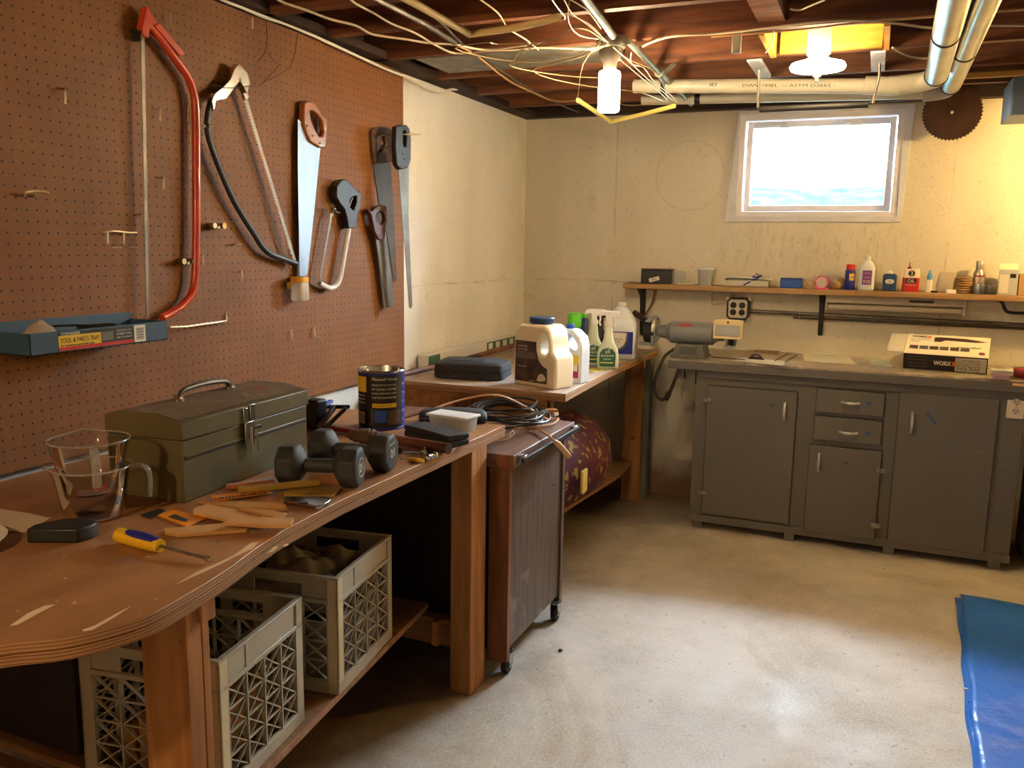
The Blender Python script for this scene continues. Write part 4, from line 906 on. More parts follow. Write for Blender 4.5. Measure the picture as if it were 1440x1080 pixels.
# dumbbells
def dumbbell(label, A, B, r=.052):
    """A,B: centres of the outer end faces"""
    t = thing('dumbbell', label, 'dumbbell', ((A.x+B.x)/2, (A.y+B.y)/2, H1), group='black ten pound dumbbells')
    d = (B-A).normalized(); L_ = (B-A).length; hl = .054
    for s_, o_ in ((1, A), (-1, B)):
        dv = d*s_
        mb = MB(); u = dv.cross(Vector((0, 0, 1))).normalized(); vv = Vector((0, 0, 1))
        def hexring(p, rr):
            return [mb._v(p+u*(rr*math.cos(PI/8+2*PI*i/8))+vv*(rr*math.sin(PI/8+2*PI*i/8))) for i in range(8)]
        mb.skin([hexring(o_+dv*.0, r*.90), hexring(o_+dv*.007, r*1.05), hexring(o_+dv*(hl-.01), r*1.05), hexring(o_+dv*hl, r*.86), hexring(o_+dv*(hl+.014), r*.42)])
        hd = mb.build('weight_head', 'dumbbell', t, bevel=.006, bseg=3, angle=60)
        if s_ == -1:
            M_ = frame(o_+d*.0005, -u*-1 if False else -u, -vv)
            n_ = M_.to_3x3() @ Vector((0, 0, 1))
            if n_.dot(d) < 0: M_ = frame(o_+d*.0005, u, -vv)
            a_ = M_ @ Matrix.Rotation(.12, 4, 'Z')
            text('10', a_, .034, 'label_white', hd, world=True)
            ring_ = [a_ @ Vector((.024*math.cos(2*PI*i/28), .024*math.sin(2*PI*i/28), 0)) for i in range(28)]
            if label.startswith('near'): MB().tube(ring_, .0012, seg=6, closed=True).build('emblem_ring', 'label_white', hd)
            else: text('POUNDS', a_ @ Matrix.Translation((0, -.026, 0)), .009, 'label_white', hd, world=True)
    MB().tube([A+d*hl, A+d*(L_*.35), A+d*(L_*.5), A+d*(L_*.65), B-d*hl], lambda q: .0155+.003*math.sin(PI*q), seg=16, smooth=3).build('handle', 'dumbbell', t)
    return t
zc = H1+.053*.97
dumbbell('nearer black dumbbell with a white 10 in a circle on its end', P(394, 652, 2, zc), P(508, 657, 2, zc))
dumbbell('farther black dumbbell marked 10 without circle, behind the nearer one', P(442, 628, 2, zc), P(552, 637, 2, zc))
# coffee can
fp = P(537, 606, 2, H1); vd = Vector((fp.x-CAM.x, fp.y-CAM.y)).normalized()
cc = Vector((fp.x, fp.y))+vd*.078
cn = thing('coffee_can', 'tall open coffee can with navy and black label at the back of the near bench', 'can', (cc.x, cc.y, H1))
R_, Hc = .078, .198
prof = [(R_-.004, 0), (R_+.001, .001), (R_+.001, .005), (R_-.001, .007)]
for k in range(5): prof += [(R_-.001, .03+.03*k), (R_-.0028, .034+.03*k), (R_-.001, .038+.03*k)]
prof += [(R_-.001, Hc-.012), (R_, Hc-.006)]
MB().lathe(prof, seg=48, caps=False).cyl((0, 0, .001), (0, 0, .004), R_-.004, seg=48).build('body', 'navy', cn, world=False)
for o in list(cn.children): 
    pass
MB().lathe([(R_+.0015, Hc-.007), (R_+.0025, Hc-.003), (R_+.001, Hc), (R_-.003, Hc), (R_-.004, Hc-.003), (R_-.004, .02), (.001, .018)], seg=48, caps=False).build('steel_rim', 'chrome', cn, world=False)
a0 = math.atan2(CAM.y-cc.y, CAM.x-cc.x)      # faces the camera
def cb_(u0, u1, z0, z1, m_, nm='label_patch', t=.0008): return band(R_, a0+u0, a0+u1, Hc*z0, Hc*z1, t=t).build(nm, m_, cn, world=False)
lb = cb_(-.62, 1.02, .05, .93, 'label_black', 'label', .0004)
cb_(-1.35, -.66, .05, .93, 'label_black', 'label', .0004)
cb_(-1.38, -.68, .64, .90, 'label_yellow'); cb_(-.40, .66, .39, .46, 'label_yellow'); cb_(-1.2, -.78, .10, .30, 'label_white', 'barcode_label'); cb_(-.3, .2, .14, .34, 'blue'); cb_(.24, .9, .10, .34, 'label_brown'); cb_(-.46, -.34, .10, .36, 'label_brown')
def ct_(s, a, z, sz, m_, w_=None): return text(s, (a0+a, Hc*z), sz, m_, cn, width=w_, rad=R_+.001)
ct_('Maxwell House', .15, .87, .014, 'label_white', .085)
for k, s in enumerate(('MAKES UP TO 270 CUPS', 'OF GOOD COFFEE', 'WHEN PREPARED WITH', 'THE MEASURE BELOW')): ct_(s, .12, .77-.07*k, .008, 'label_white', .085)
ct_('MEASURING CHART', .12, .425, .007, 'label_black', .05)
for k in range(3): ct_('NET WT 30.6 OZ', -1.0, .58-.06*k, .007, 'label_white', .04)
for k in range(8): cb_(-1.17+.048*k, -1.15+.048*k, .12, .28, 'label_black', 'barcode_bar', .0011)
# black case, clear box, pouch
def boxpx(pts, z, h, m_, name, label, cat, bevel=.003, parent=None):
    q = [(P(a, b_, 2, z).x, P(a, b_, 2, z).y) for a, b_ in pts]
    o = MB().prism(q, z, z+h).build(name, m_, parent, bevel=bevel, bseg=3)
    return tag(o, label, cat) if parent is None else o
def rect3(a, b_, dep, z, side=1):
    """rectangle from two front base pixels and a depth"""
    A = P(*a, 2, z); B = P(*b_, 2, z); d = Vector((B.x-A.x, B.y-A.y)); L_ = d.length; d.normalize(); n_ = Vector((-d.y, d.x))
    c = (Vector((A.x, A.y))+Vector((B.x, B.y)))/2+n_*dep/2
    return c, math.atan2(d.y, d.x), L_
c, rz, L_ = rect3((568, 613), (630, 631), .085, H1)
cs = thing('tool_case', 'small flat black case on the near bench, in front of the clear box', 'case', (c.x, c.y, H1), rz)
MB().box(-L_/2, L_/2, -.0425, .0425, 0, .019).build('base', 'black_rubber', cs, world=False, bevel=.004)
MB().box(-L_/2, L_/2, -.0425, .0425, .020, .038).build('lid', 'black_rubber', cs, world=False, bevel=.004)
c, rz, L_ = rect3((600, 603), (655, 611), .085, H1)
cs = thing('plastic_box', 'clear plastic box with white lid between the black case and the pouch', 'box', (c.x, c.y, H1), rz)
MB().loft([(0, L_/2-.006, .036, 8, 0, 0), (.045, L_/2, .041, 8, 0, 0)]).build('body', 'frosted_plastic', cs, world=False)
MB().box(-L_/2-.003, L_/2+.003, -.045, .045, .046, .054).build('lid', 'milk_plastic', cs, world=False, bevel=.002)
c, rz, L_ = rect3((590, 597), (684, 597), .10, H1)
cs = thing('zip_pouch', 'black zipped pouch lying at the far corner of the near bench', 'pouch', (c.x, c.y, H1), rz)
MB().loft([(0, L_/2, .05, 5, 0, 0), (.018, L_/2+.004, .053, 5, 0, 0), (.022, L_/2-.001, .050, 5, 0, 0), (.026, L_/2+.004, .053, 5, 0, 0), (.040, L_/2-.008, .045, 4, 0, 0), (.046, L_/2-.04, .03, 3, 0, 0)]).build('body', 'black_rubber', cs, world=False)
MB().tube([(-L_/2, -.0535, .022), (0, -.054, .022), (L_/2, -.0535, .022)], .0018, seg=6).build('zip', 'grey_paint', cs, world=False)
# hammer handle, wrench, small screwdriver
A = P(533, 614, 2, H1+.017); B = P(631, 631, 2, H1+.017)
tag(MB().tube([A, A+(B-A)*.5, A+(B-A)*.95, B], lambda t: .014+.003*t, seg=16, smooth=3).build('rusty_pipe', 'rust_roll'), 'short dark rust brown cylinder lying in front of the small black case', 'cylinder')
o = MB().tube([P(492, 612, 2, H1+.022), P(508, 613, 2, H1+.026), P(524, 614, 2, H1+.024), P(536, 618, 2, H1+.018)], lambda t: .012+.012*math.sin(PI*t)+.002*math.sin(t*40), seg=14, smooth=5).build('rag', 'hair_brown')
tag(o, 'rumpled dark brown rag between dumbbells and coffee can', 'rag')
wr = thing('wrench', 'small chrome wrench near the bench edge beside the farther dumbbell', 'wrench', P(592, 640, 2, H1))
A = P(566, 637, 2, H1+.008); B = P(596, 637, 2, H1+.008)
MB().bar(A, B, .009, .006).build('shank', 'steel', wr, bevel=.002)
MB().cyl(B+Vector((0, 0, -.004)), B+Vector((0, 0, .006)), .010, seg=6).cyl(B+Vector((.004, 0, .006)), B+Vector((.004, 0, .018)), .002).build('head', 'chrome', wr)
sk = thing('socket', 'chrome socket joint lying next to the small yellow screwdriver', 'socket', P(610, 643, 2, H1))
MB().ball(P(601, 643, 2, H1+.010), .010).ball(P(612, 640, 2, H1+.010), .009).cyl(P(601, 643, 2, H1+.010), P(612, 640, 2, H1+.010), .006).build('joint', 'chrome', sk)
ys = thing('screwdriver', 'small screwdriver with yellow handle by the bench edge right of the dumbbells', 'screwdriver', P(585, 648, 2, H1))
A = P(575, 646, 2, H1+.006); B = P(596, 648, 2, H1+.006)
MB().tube([A, A+(B-A)*.15, A+(B-A)*.85, B], lambda t: .003+.004*math.sin(PI*min(max(t, .15), .85)), seg=8).build('handle', 'yellow', ys)
MB().cyl(A, P(562, 645, 2, H1+.005), .0018, seg=6).build('shaft', 'steel', ys)
tag(MB().cyl(P(562, 634, 2, H1+.001), P(562, 634, 2, H1+.022), .009, seg=14).build('rubber_cap', 'black_rubber', bevel=.002), 'small black round cap beside the farther dumbbell', 'cap')
# clamp behind the toolbox
cl = thing('bar_clamp', 'quick grip clamp with blue jaw and orange handle lying behind the toolbox', 'clamp', P(470, 600, 2, H1))
MB().bar(P(446, 604, 2, H1+.02), P(470, 573, 2, H1+.06), .012, .02).bar(P(455, 604, 2, H1+.02), P(486, 574, 2, H1+.06), .010, .014).bar(P(456, 572, 2, H1+.062), P(492, 572, 2, H1+.062), .016, .012).build('jaw', 'black_iron', cl, bevel=.003)
MB().bar(P(452, 600, 2, H1+.016), P(500, 606, 2, H1+.010), .026, .014).build('handle', 'red_paint', cl, bevel=.004)
MB().bar(P(456, 570, 2, H1+.072), P(466, 564, 2, H1+.074), .016, .012).build('jaw_pad', 'blue', cl, bevel=.003)
MB().box(-.03, .03, -.02, .035, 0, .10, Matrix.Translation((P(437, 585, 2, H1+.05).x-.01, P(437, 585, 2, H1+.05).y+.03, H1))).build('body', 'black_plastic', cl, bevel=.008)
# ------------------------------------------------------------------ on the rolling cabinet
ZC = .801
def coil(mb, c, rx, ry, n, r, z, seed, lift=.05, rot=0.0):
    rnd = random.Random(seed); pts = []
    for k in range(n*10):
        a_ = 2*PI*k/10; j = k/(n*10)
        w_ = 1+.22*math.sin(k*.37+seed)+rnd.uniform(-.05, .05)
        x, y = rx*w_*math.cos(a_), ry*w_*math.sin(a_)
        pts.append((c[0]+x*math.cos(rot)-y*math.sin(rot), c[1]+x*math.sin(rot)+y*math.cos(rot), z+r+lift*abs(math.sin(k*.21+seed))+.012*(k//10) % .05))
    return mb.tube(pts, r, seg=7, smooth=4)
c = P(725, 590, 2, ZC+.03)
tag(coil(MB(), (c.x-.03, c.y-.01), .13, .17, 7, .0045, ZC, 3, .05, .5).build('extension_cord', 'cord_black'), 'tangled coil of black extension cord heaped on the rolling cabinet', 'cord')
ec = thing('extension_cord', 'tan extension cord whose connector hangs over the rolling cabinet edge', 'cord', (c.x, c.y, ZC))
MB().tube([P(560, 590, 2, .88), P(600, 578, 2, .90), P(650, 562, 2, .92), P(700, 556, 2, .93), P(745, 575, 2, .86), P(770, 590, 2, ZC+.01), P(785, 588, 2, ZC+.012), P(772, 598, 2, ZC+.006), P(720, 603, 2, ZC+.006), P(690, 600, 2, ZC+.01), P(700, 596, 2, ZC+.02), P(740, 600, 2, ZC+.02), P(757, 604, 2, ZC+.012), P(772, 613, 2, ZC+.012), P(781, 622, 0, 1.02)], .0042, seg=8, smooth=6).build('cable', 'cord_beige', ec)
MB().tube([P(779, 620, 0, 1.02), P(785, 625, 0, 1.025), P(793, 634, 0, 1.028), P(799, 641, 0, 1.03)], lambda t: .006+.006*min(1, t*3), seg=12, smooth=3).build('connector', 'cord_beige', ec)
tag(coil(MB(), (P(703, 617, 2, ZC).x, P(703, 617, 2, ZC).y), .045, .05, 3, .0022, ZC+.001, 5, .012).build('wire_coil', 'white_cable'), 'small coil of white wire at the near edge of the rolling cabinet', 'wire')
p = P(765, 586, 2, ZC+.002)
tag(MB().bar(P(752, 581, 2, ZC+.017), P(783, 580, 2, ZC+.017), .03, .03).build('wood_block', 'stud_wood_y', bevel=.002), 'small pine wood block on the far end of the rolling cabinet', 'wood')
tag(MB().cyl(P(777, 583, 2, ZC+.012), P(783, 582, 2, ZC+.012), .011, seg=12).build('plug_adapter', 'white_plastic', bevel=.002), 'small white plug adapter at the far end of the rolling cabinet', 'plug')
# ------------------------------------------------------------------ on the farther workbench
c, rz, L_ = rect3((607, 532), (706, 537), .23, H2)
cs = thing('tool_case', 'large black hard plastic tool case on the farther workbench', 'case', (c.x, c.y, H2), rz)
MB().loft([(0, L_/2-.01, .105, 7, 0, 0), (.006, L_/2, .115, 7, 0, 0), (.036, L_/2, .115, 7, 0, 0)]).build('base', 'black_rubber', cs, world=False)
MB().loft([(.038, L_/2, .115, 7, 0, 0), (.066, L_/2-.004, .112, 7, 0, 0), (.076, L_/2-.02, .098, 6, 0, 0)]).box(-.08, .06, -.05, .04, .07, .079).build('lid', 'black_rubber', cs, world=False, bevel=.002)
MB().box(-.09, -.06, -.119, -.113, .028, .05).box(.06, .09, -.119, -.113, .028, .05).build('latch', 'black_plastic', cs, world=False, bevel=.002)
A = P(566, 528, 2, H2+.017); B = P(724, 487, 2, H2+.02)
A = Vector((.06, 3.27, H2+.016)); B = Vector((.34, 4.05, H2+.10))
tag(MB().tube([(.10, 3.29, .899), (.12, 3.9, .90), (.15, 4.58, .915)], .013, seg=14).build('wooden_handle', 'rust_roll'), 'long reddish brown wooden handle lying behind the large black case', 'handle')
a_, b_ = Vector((.045, 3.62, .95)), Vector((.045, 4.72, .95))
lc = thing('long_carton', 'long thin green and white carton against the wall behind the large black case', 'box', (.045, (a_.y+b_.y)/2, H2))
za = a_.z-.0
MB().box(.012, .07, a_.y, b_.y, H2+.001, .950).build('carton', 'white_paper', lc, bevel=.002)
for y0_, y1_ in ((a_.y, a_.y+.12), (b_.y-.42, b_.y)): MB().box(.0705, .0712, y0_, y1_, H2+.012, .945).build('green_panel', 'label_green', lc)
for k in range(4): MB().box(.0715, .072, b_.y-.40+.1*k, b_.y-.345+.1*k, H2+.02, .938).build('white_square', 'label_white', lc)
# cream jug
A = P(723, 540, 2, H2); B = P(779, 549, 2, H2)
dd = Vector((B.x-A.x, B.y-A.y)); Lf = dd.length; dd.normalize(); nn = Vector((-dd.y, dd.x)); D_ = .125
jc = Vector((A.x, A.y))+dd*(Lf/2)+nn*D_/2
def profile_jug(t, prof, hole, depth, m_, z0=0, bev=.02, taper=None):
    M_ = Matrix(((1, 0, 0, 0), (0, 0, -1, 0), (0, 1, 0, 0), (0, 0, 0, 1)))
    return MB(M_).prism(prof, -depth/2, depth/2, holes=[hole] if hole else ()).build('body', m_, t, world=False, bevel=bev, bseg=5, angle=60)
def spl(pts, n=5): return [(p.x, p.y) for p in catmull([(x, y, 0) for x, y in pts], n, True)]
W = Lf+.012
jg = thing('litter_jug', 'large cream plastic jug with dark blue lid and brown label on the farther workbench', 'jug', (jc.x, jc.y, H2), math.atan2(dd.y, dd.x))
w2 = W/2
prof = [(-w2, 0), (w2, 0), (w2, .125), (w2-.006, .14), (w2-.022, .155), (w2-.028, .20), (w2-.040, .245), (w2-.062, .268), (-w2+.035, .268), (-w2+.008, .235), (-w2, .205)]
hole = spl([(w2-.078, .232), (w2-.056, .225), (w2-.046, .19), (w2-.050, .155), (w2-.070, .142), (w2-.092, .155), (w2-.096, .195)], 4)
profile_jug(jg, prof, hole, D_, 'cream_plastic', bev=.013)
lidc = (-w2+.035+w2-.062)/2
MB().lathe([(.048, .262), (.048, .272), (.053, .272), (.055, .275), (.055, .292), (.052, .296), (.001, .297)], (lidc, 0, 0), seg=36).build('lid', 'cap_blue', jg, world=False)
yf = -D_/2-.0006
M_ = Matrix(((1, 0, 0, 0), (0, 0, -1, 0), (0, 1, 0, 0), (0, 0, 0, 1)))
lb = MB(M_).prism([(-w2+.012, .02), (w2-.045, .02), (w2-.045, .085), (w2-.07, .095), (w2-.095, .12), (w2-.105, .155), (w2-.108, .195), (-w2+.012, .195)], -yf, -yf+.0006).build('label', 'label_brown', jg, world=False, smooth=False)
MB(M_).prism([(-w2+.016, .12), (w2-.105, .12), (w2-.112, .15), (-w2+.016, .15)], -yf+.0007, -yf+.001).build('label_picture', 'grey_paint', jg, world=False)
MB(M_).prism(spl([(w2-.10, .03), (w2-.055, .034), (w2-.06, .055), (w2-.085, .06)], 3), -yf+.0007, -yf+.001).build('label_picture', 'label_white', jg, world=False)
fr = lambda x, z: frame((x, yf-.0008, z), (1, 0, 0), (0, 0, 1))
text('CLUMPING', fr(-w2+.052, .172), .012, 'label_white', jg, width=.055); text('CAT LITTER', fr(-w2+.052, .158), .012, 'label_white', jg, width=.055)
text('ODOR CONTROL', fr(-w2+.05, .085), .008, 'label_white', jg, width=.05); text('NET WT', fr(-.01, .026), .007, 'label_white', jg, width=.03)
# white bottle, blue cap, magenta label
fp = P(806, 540, 2, H2); rz = math.atan2(dd.y, dd.x)+.1
bt = thing('laundry_bottle', 'white handled bottle with small blue cap and magenta label behind the cream jug', 'bottle', (fp.x-.015, fp.y+.055, H2), rz)
prof = [(-.055, 0), (.055, 0), (.057, .13), (.057, .165), (.045, .205), (.012, .232), (-.005, .238), (-.045, .238), (-.05, .16), (-.057, .12)]
hole = spl([(-.015, .215), (.01, .205), (.030, .175), (.032, .150), (.018, .145), (-.005, .160), (-.018, .19)], 3)
profile_jug(bt, prof, hole, .075, 'milk_plastic', bev=.014)
MB().lathe([(.017, .232), (.017, .240), (.019, .240), (.019, .254), (.017, .257), (.001, .257)], (-.027, 0, 0), seg=24).build('cap', 'blue', bt, world=False)
MB().box(-.03, .045, -.0385, -.0378, .025, .085).build('label', 'magenta', bt, world=False); MB().box(-.03, .045, -.0385, -.0378, .0855, .125).build('label', 'label_yellow', bt, world=False)
MB().box(.012, .04, -.0392, -.0386, .055, .084).build('label_panel', 'label_white', bt, world=False)
# green aerosol / bottle
fp = P(806, 515, 2, H2)
gb = thing('spray_can', 'bright green bottle with dark cap standing behind the blue capped bottle', 'can', (fp.x-.02, fp.y+.06, H2))
MB().lathe([(.03, 0), (.034, .004), (.034, .19), (.030, .20)], seg=28).build('body', 'label_green', gb, world=False)
MB().lathe([(.031, .19), (.035, .20), (.035, .245), (.030, .262), (.012, .268), (.001, .268)], seg=28).build('cap', 'bright_green', gb, world=False)
fp2 = (fp.x-.01, fp.y+.155)
t = thing('spray_can', 'dark blue and green can mostly hidden behind the bright green bottle', 'can', (fp2[0], fp2[1], H2))
MB().lathe([(.03, 0), (.033, .004), (.033, .22), (.028, .235)], seg=24).build('body', 'cap_blue', t, world=False)
MB().lathe([(.026, .235), (.026, .25), (.020, .258), (.001, .258)], seg=24).build('cap', 'bright_green', t, world=False)
# two spray bottles
def spray(label, c, rz, s=1.0):
    t = thing('spray_bottle', label, 'bottle', (c[0], c[1], H2), rz, group='green labelled spray bottles')
    S = lambda L: [(z*s, a_*s, b_*s, e, 0, 0) for z, a_, b_, e in L]
    MB().loft(S([(0, .042, .026, 4, ), (.005, .047, .029, 4), (.05, .048, .030, 3.5), (.085, .044, .028, 3), (.11, .030, .022, 2.4), (.13, .022, .018, 2), (.165, .018, .016, 2), (.19, .014, .014, 2)])).build('body', 'spray_green_white', t, world=False, angle=60)
    M_ = Matrix(((1, 0, 0, 0), (0, 0, -1, 0), (0, 1, 0, 0), (0, 0, 0, 1)))
    MB().lathe([(.016*s, .186*s), (.018*s, .188*s), (.018*s, .204*s), (.015*s, .206*s)]).build('collar', 'white_plastic', t, world=False)
    MB(M_).prism([(x*s, z*s) for x, z in ((-.012, .205), (.012, .205), (.014, .228), (.045, .232), (.048, .252), (-.02, .256), (-.040, .250), (-.046, .228), (-.034, .232), (-.014, .236))], -.012*s, .012*s).build('trigger_head', 'white_plastic', t, world=False, bevel=.003)
    MB().tube([(.018*s, 0, .230*s), (.028*s, 0, .215*s), (.024*s, 0, .195*s), (.030*s, 0, .180*s)], .0045*s, seg=8, smooth=4, flat=1.5, flatdir=(0, 1, 0)).build('trigger', 'white_plastic', t, world=False)
    q = [(-.034, .012), (.034, .012), (.036, .05), (.034, .072), (.022, .088), (0, .094), (-.022, .088), (-.034, .072), (-.036, .05)]
    MB(M_).prism([(x*s, z*s) for x, z in q], .0295*s, .0310*s).build('label', 'label_green', t, world=False)
    for k, (z, m_, wd, sz) in enumerate(((.080, 'label_white', .02, .007), (.058, 'spray_green_white', .055, .012), (.046, 'spray_green_white', .036, .010))):
        text(('all', 'purpose', 'cleaner')[k], frame((0, -.0313*s, z*s), (1, 0, 0), (0, 0, 1)), sz*s, m_, t, width=wd*s)
    MB().box(-.03*s, .026*s, -.0316*s, -.0311*s, .026*s, .031*s).build('label_stripe', 'pale_yellow', t, world=False)
    return t
p = P(853, 519, 2, H2); S1 = spray('front spray bottle with dark green label and pale body on the farther workbench', (p.x-.005, p.y+.03), .25, 1.12)
p = P(834, 514, 2, H2); spray('rear spray bottle with green label, left of and behind the other spray bottle', (p.x-.012, p.y+.035), .30, 1.12)
# gallon jug
fl = P(852, 500, 2, H2); p = P(878, 506, 2, H2)
gj = thing('gallon_jug', 'translucent gallon jug with navy and white label near the far end of the bench', 'jug', (p.x-.045, p.y+.085, H2), .18)
MB().loft([(0, .077, .077, 5, 0, 0), (.006, .085, .085, 5, 0, 0), (.155, .085, .085, 5, 0, 0), (.16, .0865, .0865, 4, 0, 0), (.185, .0865, .0865, 3, 0, 0), (.20, .081, .081, 2.6, 0, 0), (.235, .060, .060, 2.2, 0, 0), (.27, .036, .036, 2, 0, 0), (.283, .020, .020, 2, 0, 0)], seg=40).build('body', 'milk_plastic', gj, world=False, angle=60)
MB().lathe([(.020, .28), (.0205, .300), (.017, .302), (.001, .302)]).build('cap', 'white_plastic', gj, world=False)
M_ = Matrix(((1, 0, 0, 0), (0, 0, -1, 0), (0, 1, 0, 0), (0, 0, 0, 1)))
MB(M_).prism([(-.07, .03), (.07, .03), (.07, .15), (-.07, .15)], .0852, .0858).build('label', 'navy', gj, world=False)
arc = [(.028*math.cos(a_)-.012-.0, .095+.05*math.sin(a_)) for a_ in [PI*k/12 for k in range(-12, 12)]]
MB(M_).prism([(-.0695, .060), (-.03, .055), (.0, .06), (.02, .075), (.032, .10), (.036, .1445), (-.0695, .1445)], .0860, .0863).build('label_panel', 'label_white', gj, world=False)
MB(M_).prism([(-.0695, .050), (-.03, .044), (.005, .05), (.030, .068), (.043, .10), (.046, .1445), (.037, .1445), (.033, .10), (.021, .074), (.0, .059), (-.03, .0545), (-.0695, .0595)], .0860, .0864).build('label_arc', 'grey_paint', gj, world=False)
text('Cleaning', frame((-.008, -.0866, .110), (1, 0, 0), (0, 0, 1)), .010, 'label_black', gj, width=.045); text('Vinegar', frame((-.012, -.0866, .098), (1, 0, 0), (0, 0, 1)), .009, 'label_black', gj, width=.032)
p = P(840, 500, 2, H2)
wn_ = thing('glue_gun', 'dark tool head peeking out between the spray bottles', 'tool', (p.x-.02, p.y+.10, H2))
MB().lathe([(.03, 0), (.03, .12), (.018, .14), (.018, .2), (.03, .205), (.03, .235), (.02, .24)], seg=16).build('body', 'black_plastic', wn_, world=False)
flat('tissue_sheet', [(822, 521), (850, 514), (866, 516), (838, 524)], H2+.0005, .0008, 'pale_yellow', 'pale sheet lying under the spray bottles on the farther workbench', 'paper')
# black nozzle leaning on the wall behind the jug
tag(MB().tube([P(892, 440, 1, 4.90), P(906, 449, 1, 4.85), P(918, 460, 1, 4.80), P(930, 470, 1, 4.72)], lambda t: .018-.006*t, seg=12, smooth=4).build('hose', 'dark_nozzle'), 'dark brown hose end sticking up behind the gallon jug', 'hose')

# ------------------------------------------------------------------ grey base cabinet
CY = 4.47
bc = thing('base_cabinet', 'long grey painted base cabinet with three doors and two drawers under the back wall', 'cabinet', (1.95, 4.73, 0))
MB().box(1.205, 2.715, CY, 4.985, .055, .852).build('body', 'grey_paint', bc, bevel=.002)
MB().box(1.215, 2.705, CY-.012, CY-.0005, .815, .852).build('top_rail', 'grey_paint', bc, bevel=.002)
MB().box(1.203, 2.717, CY-.016, CY-.0005, .035, .075).build('plinth_board', 'grey_paint', bc, bevel=.002)
for x in (1.225, 1.70, 2.17, 2.63):
    MB().box(x, x+.05, CY-.018 if x > 1.3 else CY, CY+.05, 0, .055).build('foot', 'grey_paint', bc, bevel=.002)
MB().box(1.24, 2.68, 4.85, 4.87, 0, .055).build('back_plinth', 'grey_paint', bc)
def pull(parent, x, z, L_, vertical, m='bright_steel'):
    y = CY-.024
    a_ = Vector((0, 0, 1)) if vertical else Vector((1, 0, 0)); c = Vector((x, y, z))
    MB().tube([c-a_*L_/2, c-a_*L_*.42+Vector((0, -.016, 0)), c+Vector((0, -.024, 0)), c+a_*L_*.42+Vector((0, -.016, 0)), c+a_*L_/2], lambda t: .0045+.003*math.sin(PI*t), seg=10, smooth=5).cyl(c-a_*L_/2+Vector((0, -.002, 0)), c-a_*L_/2+Vector((0, .003, 0)), .008, seg=12).cyl(c+a_*L_/2+Vector((0, -.002, 0)), c+a_*L_/2+Vector((0, .003, 0)), .008, seg=12).build('handle', m, parent)
def front(name, x0, x1, z0, z1, hx, hz, L_, vert, tape=None, hinges=()):
    MB().box(x0-.003, x1+.003, CY-.0012, CY-.0004, z0-.003, z1+.003).build('shadow_gap', 'grey_groove', bc, smooth=False)
    o = MB().box(x0, x1, CY-.02, CY-.0014, z0, z1).build(name, 'grey_paint', bc, bevel=.003)
    pull(o, hx, hz, L_, vert)
    if tape:
        tx, tz, tw, th, ta = tape
        M_ = frame((tx, CY-.0206, tz), (math.cos(ta), 0, math.sin(ta)), (-math.sin(ta), 0, math.cos(ta)))
        MB(M_).box(-tw/2, tw/2, -th/2, th/2, 0, .0005).build('blue_tape_mark', 'tape_blue', o, smooth=False)
    for (qx, qz) in hinges:
        MB().box(qx-.022, qx+.022, CY-.026, CY-.019, qz-.012, qz+.012).cyl((qx, CY-.024, qz-.014), (qx, CY-.024, qz+.014), .006, seg=10).build('hinge', 'hinge_grey', o, bevel=.004)
front('door', 1.272, 1.717, .085, .776, 1.662, .672, .085, True, (1.60, .70, .022, .014, .5), ((1.272, .70), (1.272, .20)))
front('drawer', 1.808, 2.12, .687, .803, 1.969, .745, .075, False, (2.05, .748, .022, .016, .2))
front('drawer', 1.808, 2.12, .545, .665, 1.969, .595, .075, False, (2.055, .60, .02, .018, .0))
front('door', 1.793, 2.128, .063, .516, 1.842, .428, .085, True, (1.97, .44, .022, .014, .4), ((2.128, .42), (2.128, .14)))
front('door', 2.185, 2.605, .065, .815, 2.246, .672, .095, True, (2.33, .70, .07, .013, -.85))
wt = MB().box(1.062, 3.3, 4.432, 4.995, .856, .91).build('worktop', 'worktop_paint', bevel=.004)
tag(wt, 'grey brown painted worktop with worn edge along the back wall above the base cabinet', 'worktop')
MB().box(1.062, 3.3, 4.427, 4.4315, .857, .898).build('front_edge', 'grey_paint', wt, bevel=.001)
MB().box(1.10, 1.14, 4.47, 4.51, .80, .8555).box(1.175, 1.2, 4.47, 4.52, .77, .8555).build('support_block', 'grey_paint', wt)
MB().box(2.80, 2.84, 4.5, 4.9, 0, .8555).build('support_panel', 'grey_paint', wt)
# outlet on the cabinet's right
oc = P(1429, 572, 1, 4.46)
ot = thing('wall_outlet', 'cream double power outlet below the worktop at the right end of the cabinet', 'outlet', (oc.x, 4.46, oc.z))
MB().box(-.036, .036, .0, .02, -.058, .058).build('cover_plate', 'outlet_white', ot, world=False, bevel=.006)
for z in (-.021, .021):
    r_ = MB().cyl((0, 0, z), (0, -.003, z), .0165, seg=20).build('receptacle', 'outlet_face', ot, world=False, bevel=.001)
    MB().box(-.009, -.006, -.0036, -.003, z-.002, z+.008).box(.006, .009, -.0036, -.003, z-.002, z+.008).cyl((0, -.003, z-.008), (0, -.0036, z-.008), .003, seg=10).build('slot', 'label_black', r_, world=False)
MB().cyl((0, 0, 0), (0, -.002, 0), .003, seg=10).build('screw', 'brass', ot, world=False)
MB().box(2.70, 2.80, 4.475, 4.50, .70, .8555).build('outlet_mount', 'grey_paint', ot)
